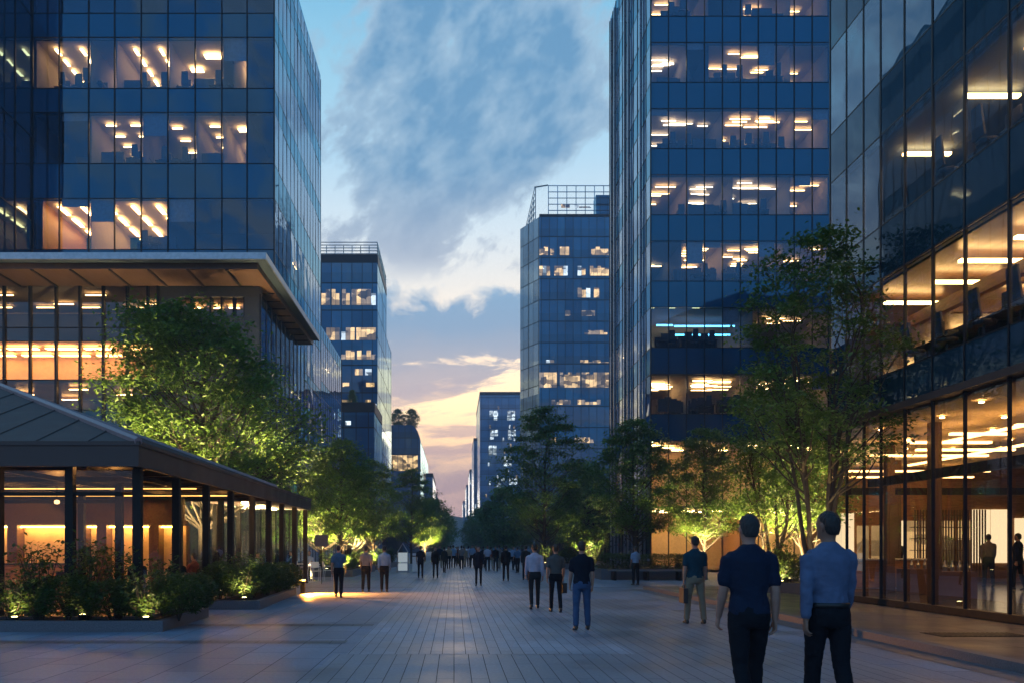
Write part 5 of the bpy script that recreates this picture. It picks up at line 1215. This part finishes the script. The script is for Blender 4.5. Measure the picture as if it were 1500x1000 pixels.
tree('tall',gx(798,60),60,'tall layered tree on the right before the chamfered tower',1,0,lm='leaf_dk')
tree('mid',gx(928,44),44,'dark tree in the bench planter on the right',.99,.5,lm='leaf_dk')
tree('mid',gx(1032,41),41,'round tree in the bench planter in front of the lit lobby',.88,2,lm='leaf')
tree('multi',gx(1135,27.2),27.2,'many stemmed tree lit yellow beside the nearest right building',1.02,1)
tree('sparse',gx(1198,20.8),20.8,'tall sparse many stemmed tree by the right glass building',.98,.9,.11,lm='leaf_dk')
tree('multi',gx(1183,30),30,'thin many stemmed tree behind the sparse tall one',.95,2.2)
tree('far',gx(862,74),74,'dark tree on the right before the lit arcade',1,1,lm='leaf_dk')
tree('far',gx(842,90),90,'farther dark tree on the right behind the tall layered one',.95,1.9,lm='leaf_dk')
tree('far',gx(738,100),100,'dark far tree on the right side of the path',.98,.2,lm='leaf_dk')
tree('far',gx(765,118),118,'dark far tree below the chamfered tower',1.05,2.9,lm='leaf_dk')
tree('far',gx(704,150),150,'far tree right of the path end',.95,1.4,lm='leaf_dk')
tree('far',gx(718,175),175,'farther tree below the hazy square tower',1.05,4.4,lm='leaf_dk')
tree('far',gx(690,210),210,'last tree on the right before the ridge',.95,5.1,lm='leaf_dk')
for i,(px,l) in enumerate(((583,'roof garden tree, left of the pair on the rounded block'),(603,'roof garden tree, right of the pair on the rounded block'))):
    tree('far',gx(px,YC+5),YC+5,l,.62,i*2.0,zt*0+gz(622,YC)-.8,lm='leaf_dk',name='roof_tree',group='roof garden trees')
tree('mid2',gx(516,YD+3),YD+3,'small dark tree on the roof of the dark office block',.45,1,gz(603,YD)-.3,lm='leaf_dk',name='roof_tree',group=None)
# shrubs
SH={}
def shrub(kind,x,y,h,label,z=.17,lm='leaf_hedge',name='shrub',w=None,group='planter shrubs'):
    """round clipped or loose shrub: stems and leaves"""
    if kind not in SH:
        r=random.Random(kind.__hash__()%1 + len(SH)*7+1); C=MB(); T=MB()
        if kind=='clip':
            for i in range(3200):
                a=r.uniform(0,6.283); u=r.uniform(-.75,1); rr_=r.uniform(.86,1.02) if r.random()<.8 else r.uniform(.4,.86); s=math.sqrt(1-u*u); p=Vector((.5*s*math.cos(a),.5*s*math.sin(a),.46+.46*u))
                k=1+.10*mnoise.noise(p*5); p=Vector((p.x*k*rr_,p.y*k*rr_,.46+(p.z-.46)*k*rr_)); leafq(C,p,.075*r.uniform(.7,1.3),r,0)
        elif kind=='loose':
            for i in range(26):
                a=r.uniform(0,6.283); L_=r.uniform(.4,1.0); top=Vector((.42*math.cos(a)*r.random()**.5,.42*math.sin(a)*r.random()**.5,L_)); T.tube([(top.x*.2,top.y*.2,0),(top.x*.6,top.y*.6,L_*.55),top],[.008,.006,.003],4)
                for q in range(36):
                    f=r.uniform(.25,1.05); p=Vector((top.x*f,top.y*f,L_*f))+Vector((r.gauss(0,.055),r.gauss(0,.055),r.gauss(0,.05))); leafq(C,p,.10*r.uniform(.6,1.3),r,.1)
        else:
            for i in range(2400):
                p=Vector((r.uniform(-.5,.5),r.uniform(-.5,.5),r.uniform(0,.92)+.08*r.random())); m=max(abs(p.x)*2,abs(p.y)*2,p.z)
                if m<.7 and r.random()<.75: continue
                leafq(C,p*(1+.05*mnoise.noise(p*7)),.09*r.uniform(.7,1.3),r,0)
        for i in range(5):
            a=r.uniform(0,6.283); T.tube([(0,0,-.05),(.12*math.cos(a),.12*math.sin(a),.3),(.28*math.cos(a),.28*math.sin(a),.62)],[.018,.012,.005],5)
        SH[kind]=(T.mesh('stem',M['bark']),C.mesh('foliage',M['leaf_hedge']))
    t,c=SH[kind]; r=empty(name,(x,y,z),(x*7+y*3)%6.28,label,'shrub',group); wd=w or h; r.scale=(wd*1.12,wd*1.12,h*1.12)
    link(bpy.data.objects.new('stem',t),r); o=link(bpy.data.objects.new('foliage',c),r); o.material_slots[0].link='OBJECT'; o.material_slots[0].material=M[lm]; return r
sl=[('clip',100,15.35,.82,1.0,'dark clipped shrub in the front planter, widest of the row'),('clip',163,15.35,.74,.9,'dark clipped shrub in the front planter, just left of a lit shrub'),('loose',18,15.35,.80,.9,'lit loose shrub at the left end of the front planter'),('loose',58,15.4,1.25,1.0,'tall loose shrub in the front planter before the amber niche'),('loose',128,15.75,1.3,1.0,'tall loose shrub between the two front columns'),('loose',213,15.3,.82,.85,'lit loose shrub at the right of the front planter'),('clip',262,15.75,.84,.85,'dark clipped shrub at the corner of the front planter'),('clip',282,17.3,.78,.9,'dark clipped shrub on the side arm of the front planter'),('loose',175,15.8,1.15,.9,'tall loose shrub just left of the café corner column'),('loose',-40,15.4,1.1,1.1,'loose shrub past the left end of the lit shrub'),('loose',240,16.6,1.0,.8,'loose shrub at the foot of the café corner column'),
    ('clip',322,20.9,.95,.95,'dark clipped shrub at the near corner of the second planter'),('loose',357,21.0,.92,.95,'lit loose shrub at the front of the second planter'),('clip',372,22.2,.9,.9,'dark green shrub behind the lit one in the second planter'),('clip',392,23.4,.88,.95,'dark shrub midway along the second planter'),('clip',405,24.7,.86,.95,'dark shrub in the far half of the second planter'),('clip',418,26.0,.86,.95,'dark shrub at the far end of the second planter'),('loose',338,22.6,1.05,.9,'tall loose shrub at the back of the second planter'),('loose',370,25,1.0,.9,'flowering loose shrub by the far café columns')]
for k,px,Y,h,wd,l in sl: shrub(k,gx(px,Y),Y,h,l,w=wd)
for k,x,y,h,wd,l in (('loose',-6.6,43.2,.9,1.1,'lit shrub at the near end of the third left planter'),('clip',-5.9,45,.8,1.0,'clipped shrub under the gold tree beyond the café'),('loose',-5.7,49.5,.95,1.1,'gold lit shrub at the far end of the third left planter'),('clip',-5.6,56.5,.9,1.1,'clipped shrub at the near end of the far left planter'),('loose',-5.4,60,1.0,1.2,'gold lit shrub in the middle of the far left planter'),('loose',-5.0,64.5,1.0,1.2,'gold lit shrub at the end of the far left planter')): shrub(k,x,y,h,l,z=.3,w=wd)
hd=[('hedge',7.7,39.4,.75,1.3,'clipped hedge block at the left end of the bench planter'),('hedge',8.95,39.5,.7,1.25,'clipped hedge block behind the standing person'),('hedge',10.2,39.4,.72,1.3,'clipped hedge block in the middle of the bench planter'),('hedge',11.3,39.5,.7,1.1,'clipped hedge block at the right end of the bench planter'),('loose',7.5,44.5,1.1,1.2,'lit shrub at the far left of the bench planter'),('loose',10.35,26.1,1.25,1.15,'yellow lit shrub between the two near men'),('clip',10.9,26.9,1.0,1.0,'dark shrub beside the yellow lit one'),('loose',6.4,57.5,1.1,1.3,'yellow lit shrub in the far right planter'),('clip',8,57.5,1.0,1.3,'dark shrub in the far right planter'),('clip',6.7,42.3-1.2+1.4,.01,.01,'')]
for k,x,y,h,wd,l in hd:
    if l: shrub(k,x,y,h,l,z=.42 if y>30 and y<50 else .34,w=wd)
# flower stalks inside the café
for i,(px,Y,h,l) in enumerate(((48,17.5,1.7,'bare twig plant behind the front hedge, before the left amber niche'),(135,24.0,1.6,'dark potted plant before the middle amber niche'))):
    r=empty('potted_plant',(gx(px,Y),Y,.012),i,l,'plant'); rg=random.Random(40+i)
    b=MB(); b.lathe((0,0,0),[(.16,0),(.2,.32),(.22,.36),(.19,.36)],16); b.build('pot',M['stone_dk'],r)
    b=MB(); c=MB()
    for k in range(9):
        a=rg.uniform(0,6.28); top=Vector((.38*math.cos(a)*rg.random(),.38*math.sin(a)*rg.random(),h*rg.uniform(.75,1))); b.tube([(0,0,.3),(top.x*.3,top.y*.3,h*.5),top],[.012,.009,.004],5)
        for q in range(10 if i==0 else 45): leafq(c,top*rg.uniform(.7,1.05)+Vector((rg.gauss(0,.1),rg.gauss(0,.1),rg.gauss(0,.08))),.1,rg)
    b.build('stem',M['bark'],r); c.build('foliage',M['leaf_dk'],r)

# ------------------------------------------------------------------ lamps: small ground uplights with real spot beams
def uplight(x,y,z,label,power,target,size=70,color=(1,.72,.32),group='ground uplights'):
    power*=18 if power>100 else 9
    r=empty('uplight',(x,y,z),0,label,'lamp',group)
    b=MB(); b.lathe((0,0,0),[(.07,0),(.075,.10),(.06,.11)],12); b.build('housing',M['dark_metal'],r)
    b=MB(); b.lathe((0,0,.111),[(.05,0),(.05,.008)],12); b.build('lens',M['uplens'],r)
    l=bpy.data.lights.new('beam','SPOT'); l.energy=power; l.color=color; l.spot_size=R(size); l.spot_blend=.9; l.shadow_soft_size=.25
    o=link(bpy.data.objects.new('beam',l),r); o.location=(0,0,.16); o.rotation_euler=(Vector(target)-Vector((x,y,z+.16))).to_track_quat('-Z','Y').to_euler()
def tup(x,y,z,label,pw,h=5,dx=0,dy=0,size=85,**k): uplight(x,y,z,label,pw,(x+dx,y+dy,z+h),size,**k)
tup(-10.4,29.5,0,'ground uplight in front of the big tree trunk',650,6,.3,2.8,100)
tup(-6.5,37.3,0,'ground uplight on the street side of the big tree',1000,7.5,-2.0,-2.4,66)
tup(-9.5,37.6,0,'ground uplight behind the big tree',900,5,-.4,-2.0,100)
tup(gx(505,45.2),45.2,.31,'uplight at the foot of the gold tree beyond the café',800,4,-.2,1.2,100)
tup(gx(480,48.5),48.5,.31,'uplight under the gold tree behind the café roof end',700,4,0,1,100)
tup(gx(545,56.6),56.6,.31,'uplight under the gold tree before the darker tree',800,4,0,1.2,100)
tup(gx(526,60),60,.31,'uplight at the back of the far left planter',700,4,0,1,100)
tup(gx(622,86.4),86.4,0,'uplight under the small far gold tree',800,4,0,1.4,100)
tup(gx(790,59),59,0,'uplight at the trunk of the tall layered tree',220,5,.4,1,100)
tup(gx(1135,26.3),26.3,.37,'uplight under the many stemmed yellow tree',170,4,0,.8,90)
tup(gx(1160,27.6),27.8,.37,'second uplight behind the yellow tree stems',220,4,-.4,-.3,90)
tup(gx(1185,29),29.0,0,'uplight beside the thin many stemmed tree',260,4,0,.8,90)
tup(gx(1207,20.0),19.9,.11,'uplight at the foot of the tall sparse tree',35,5,0,.6,60)
tup(gx(1032,40.0),40.2,.45,'uplight under the round tree by the lobby',200,4,0,.8,90)
tup(gx(862,72.5),72.5,0,'uplight under the dark tree before the arcade',160,4,0,1.4,100)
for x,y,z,l,p in ((gx(20,15.05),15.08,.15,'tiny uplight at the left end of the front planter',14),(gx(213,15.05),15.08,.15,'tiny uplight at the right of the front planter',16),(gx(120,15.6),15.62,.15,'tiny uplight between the front columns',16),(gx(357,20.5),20.55,.17,'tiny uplight at the front of the second planter',30),(gx(372,24),23.9,.17,'tiny uplight midway along the second planter',18),(10.3,25.75,.37,'tiny uplight under the yellow lit shrub',30),(7.3,43.9,.45,'tiny uplight in the bench planter',40),(6.3,56.5,.35,'tiny uplight in the far right planter',50),(-5.5,59.2,.31,'tiny uplight in the far left planter',70),(-5.6,48.8,.31,'tiny uplight in the third left planter',50),(-6.6,42.5,.31,'tiny uplight at the near end of the third left planter',30)):
    tup(x,y,z,l,p,1.0,0,.35,120,group='tiny planter uplights')
# amber bollard that throws the pool of light on the paving
bo=empty('bollard_light',(-5.0,27.1,0),0,'dark bollard lamp at the hedge planter end with an orange pool of light','lamp')
b=MB(); b.box(-.07,.07,-.07,.07,0,.42); b.build('post',M['dark_metal'],bo)
b=MB(); b.box(-.075,.075,-.075,.075,.421,.47); b.build('lens',M['lamp_bol'],bo); b=MB(); b.box(-.085,.085,-.085,.085,.471,.50); b.build('cap',M['dark_metal'],bo)
l=bpy.data.lights.new('beam','SPOT'); l.energy=4200; l.color=(1,.36,.04); l.spot_size=R(122); l.spot_blend=.9; l.shadow_soft_size=.1
o=link(bpy.data.objects.new('beam',l),bo); o.location=(.14,-.02,.46); o.rotation_euler=Vector((.75,-.35,-.75)).to_track_quat('-Z','Y').to_euler()

# ------------------------------------------------------------------ street furniture
tm=empty('information_totem',(gx(590,49),49,0),R(8),'backlit information totem with a pointed frame beside the left planter','sign')
b=MB(); b.tube([(-.34,0,0),(-.30,0,1.25),(0,0,1.75),(.30,0,1.25),(.34,0,0)],.035,8); b.build('frame',M['steel'],tm)
b=MB(); b.box(-.27,.27,-.04,.04,.62,1.2); b.box(-.27,.27,-.04,.04,.12,.56); b.build('panel',M['totem'],tm)
lb=empty('litter_bin',(gx(611,50),50,0),0,'pale square litter bin next to the information totem','bin')
b=MB(); b.box(-.28,.28,-.25,.25,.04,.95); b.build('body',M['white'],lb); b=MB(); b.box(-.3,.3,-.27,.27,.951,1.0); b.build('lid',M['dark_metal'],lb)
bd=empty('board_sign',(gx(471,34),34,0),0,'plain grey square board on a thin post at the end of the café canopy','sign')
b=MB(); b.box(-.27,.27,-.02,.02,1.55,2.05); b.build('board',M['granite'],bd); b=MB(); b.tube([(0,.035,0),(0,.035,2.0)],.015,8); b.build('post',M['dark_metal'],bd)
dr=empty('drain_cover',(8.55,13.4,.11),0,'dark rectangular drain grating set in the right pavement','drain')
b=MB(); b.box(-.75,.75,-.32,.32,0,.006); b.build('frame',M['dark_metal'],dr)
b=MB()
for i in range(18): b.box(-.70+.08*i,-.66+.08*i,-.28,.28,.0065,.012)
b.build('grating',M['mull'],dr)

# ------------------------------------------------------------------ desks behind the lit windows
def make_desk(seed):
    r=random.Random(seed); b=MB(); b.box(-.75,.75,-.35,.35,.70,.74); b.box(-.72,-.68,-.3,.3,0,.70); b.box(.68,.72,-.3,.3,0,.70); b.box(-.75,.75,.32,.35,.3,1.05)
    b.box(-.4,.15,-.02,.02,.86,1.2); b.box(-.15,-.1,-.02,.03,.74,.86); b.box(.3,.62,-.2,.1,.74,.74+.12*r.random()+.05)
    b.lathe((.1,-.75,.42),[(.25,0),(.27,.05),(.25,.09)],10); b.hexa([(-.12,-.98,.55),(.32,-.98,.55),(.32,-.93,.55),(-.12,-.93,.55),(-.08,-1.05,1.15),(.28,-1.05,1.15),(.28,-1.0,1.15),(-.08,-1.0,1.15)]); b.tube([(.1,-.75,0),(.1,-.75,.42)],.03,6)
    return b.mesh('office_desk',M['desk'])
dm=[make_desk(i) for i in range(3)]; cnt={}
for i,(f,u,d,z,words) in enumerate(desk_spots):
    k=cnt.get(words,0); cnt[words]=k+1
    o=link(bpy.data.objects.new('office_desk',dm[i%3])); o.location=f.w(u,d+.2,z); o.rotation_euler=(0,0,math.atan2(f.u[1],f.u[0])+rng.choice((0,0,math.pi))); o.scale=(rng.uniform(.75,1.0),.9,rng.uniform(.9,1.15))
    tag(o,f'dark desk, {ORD[k]} from the left on the {words}','desk','desks behind the lit office windows')
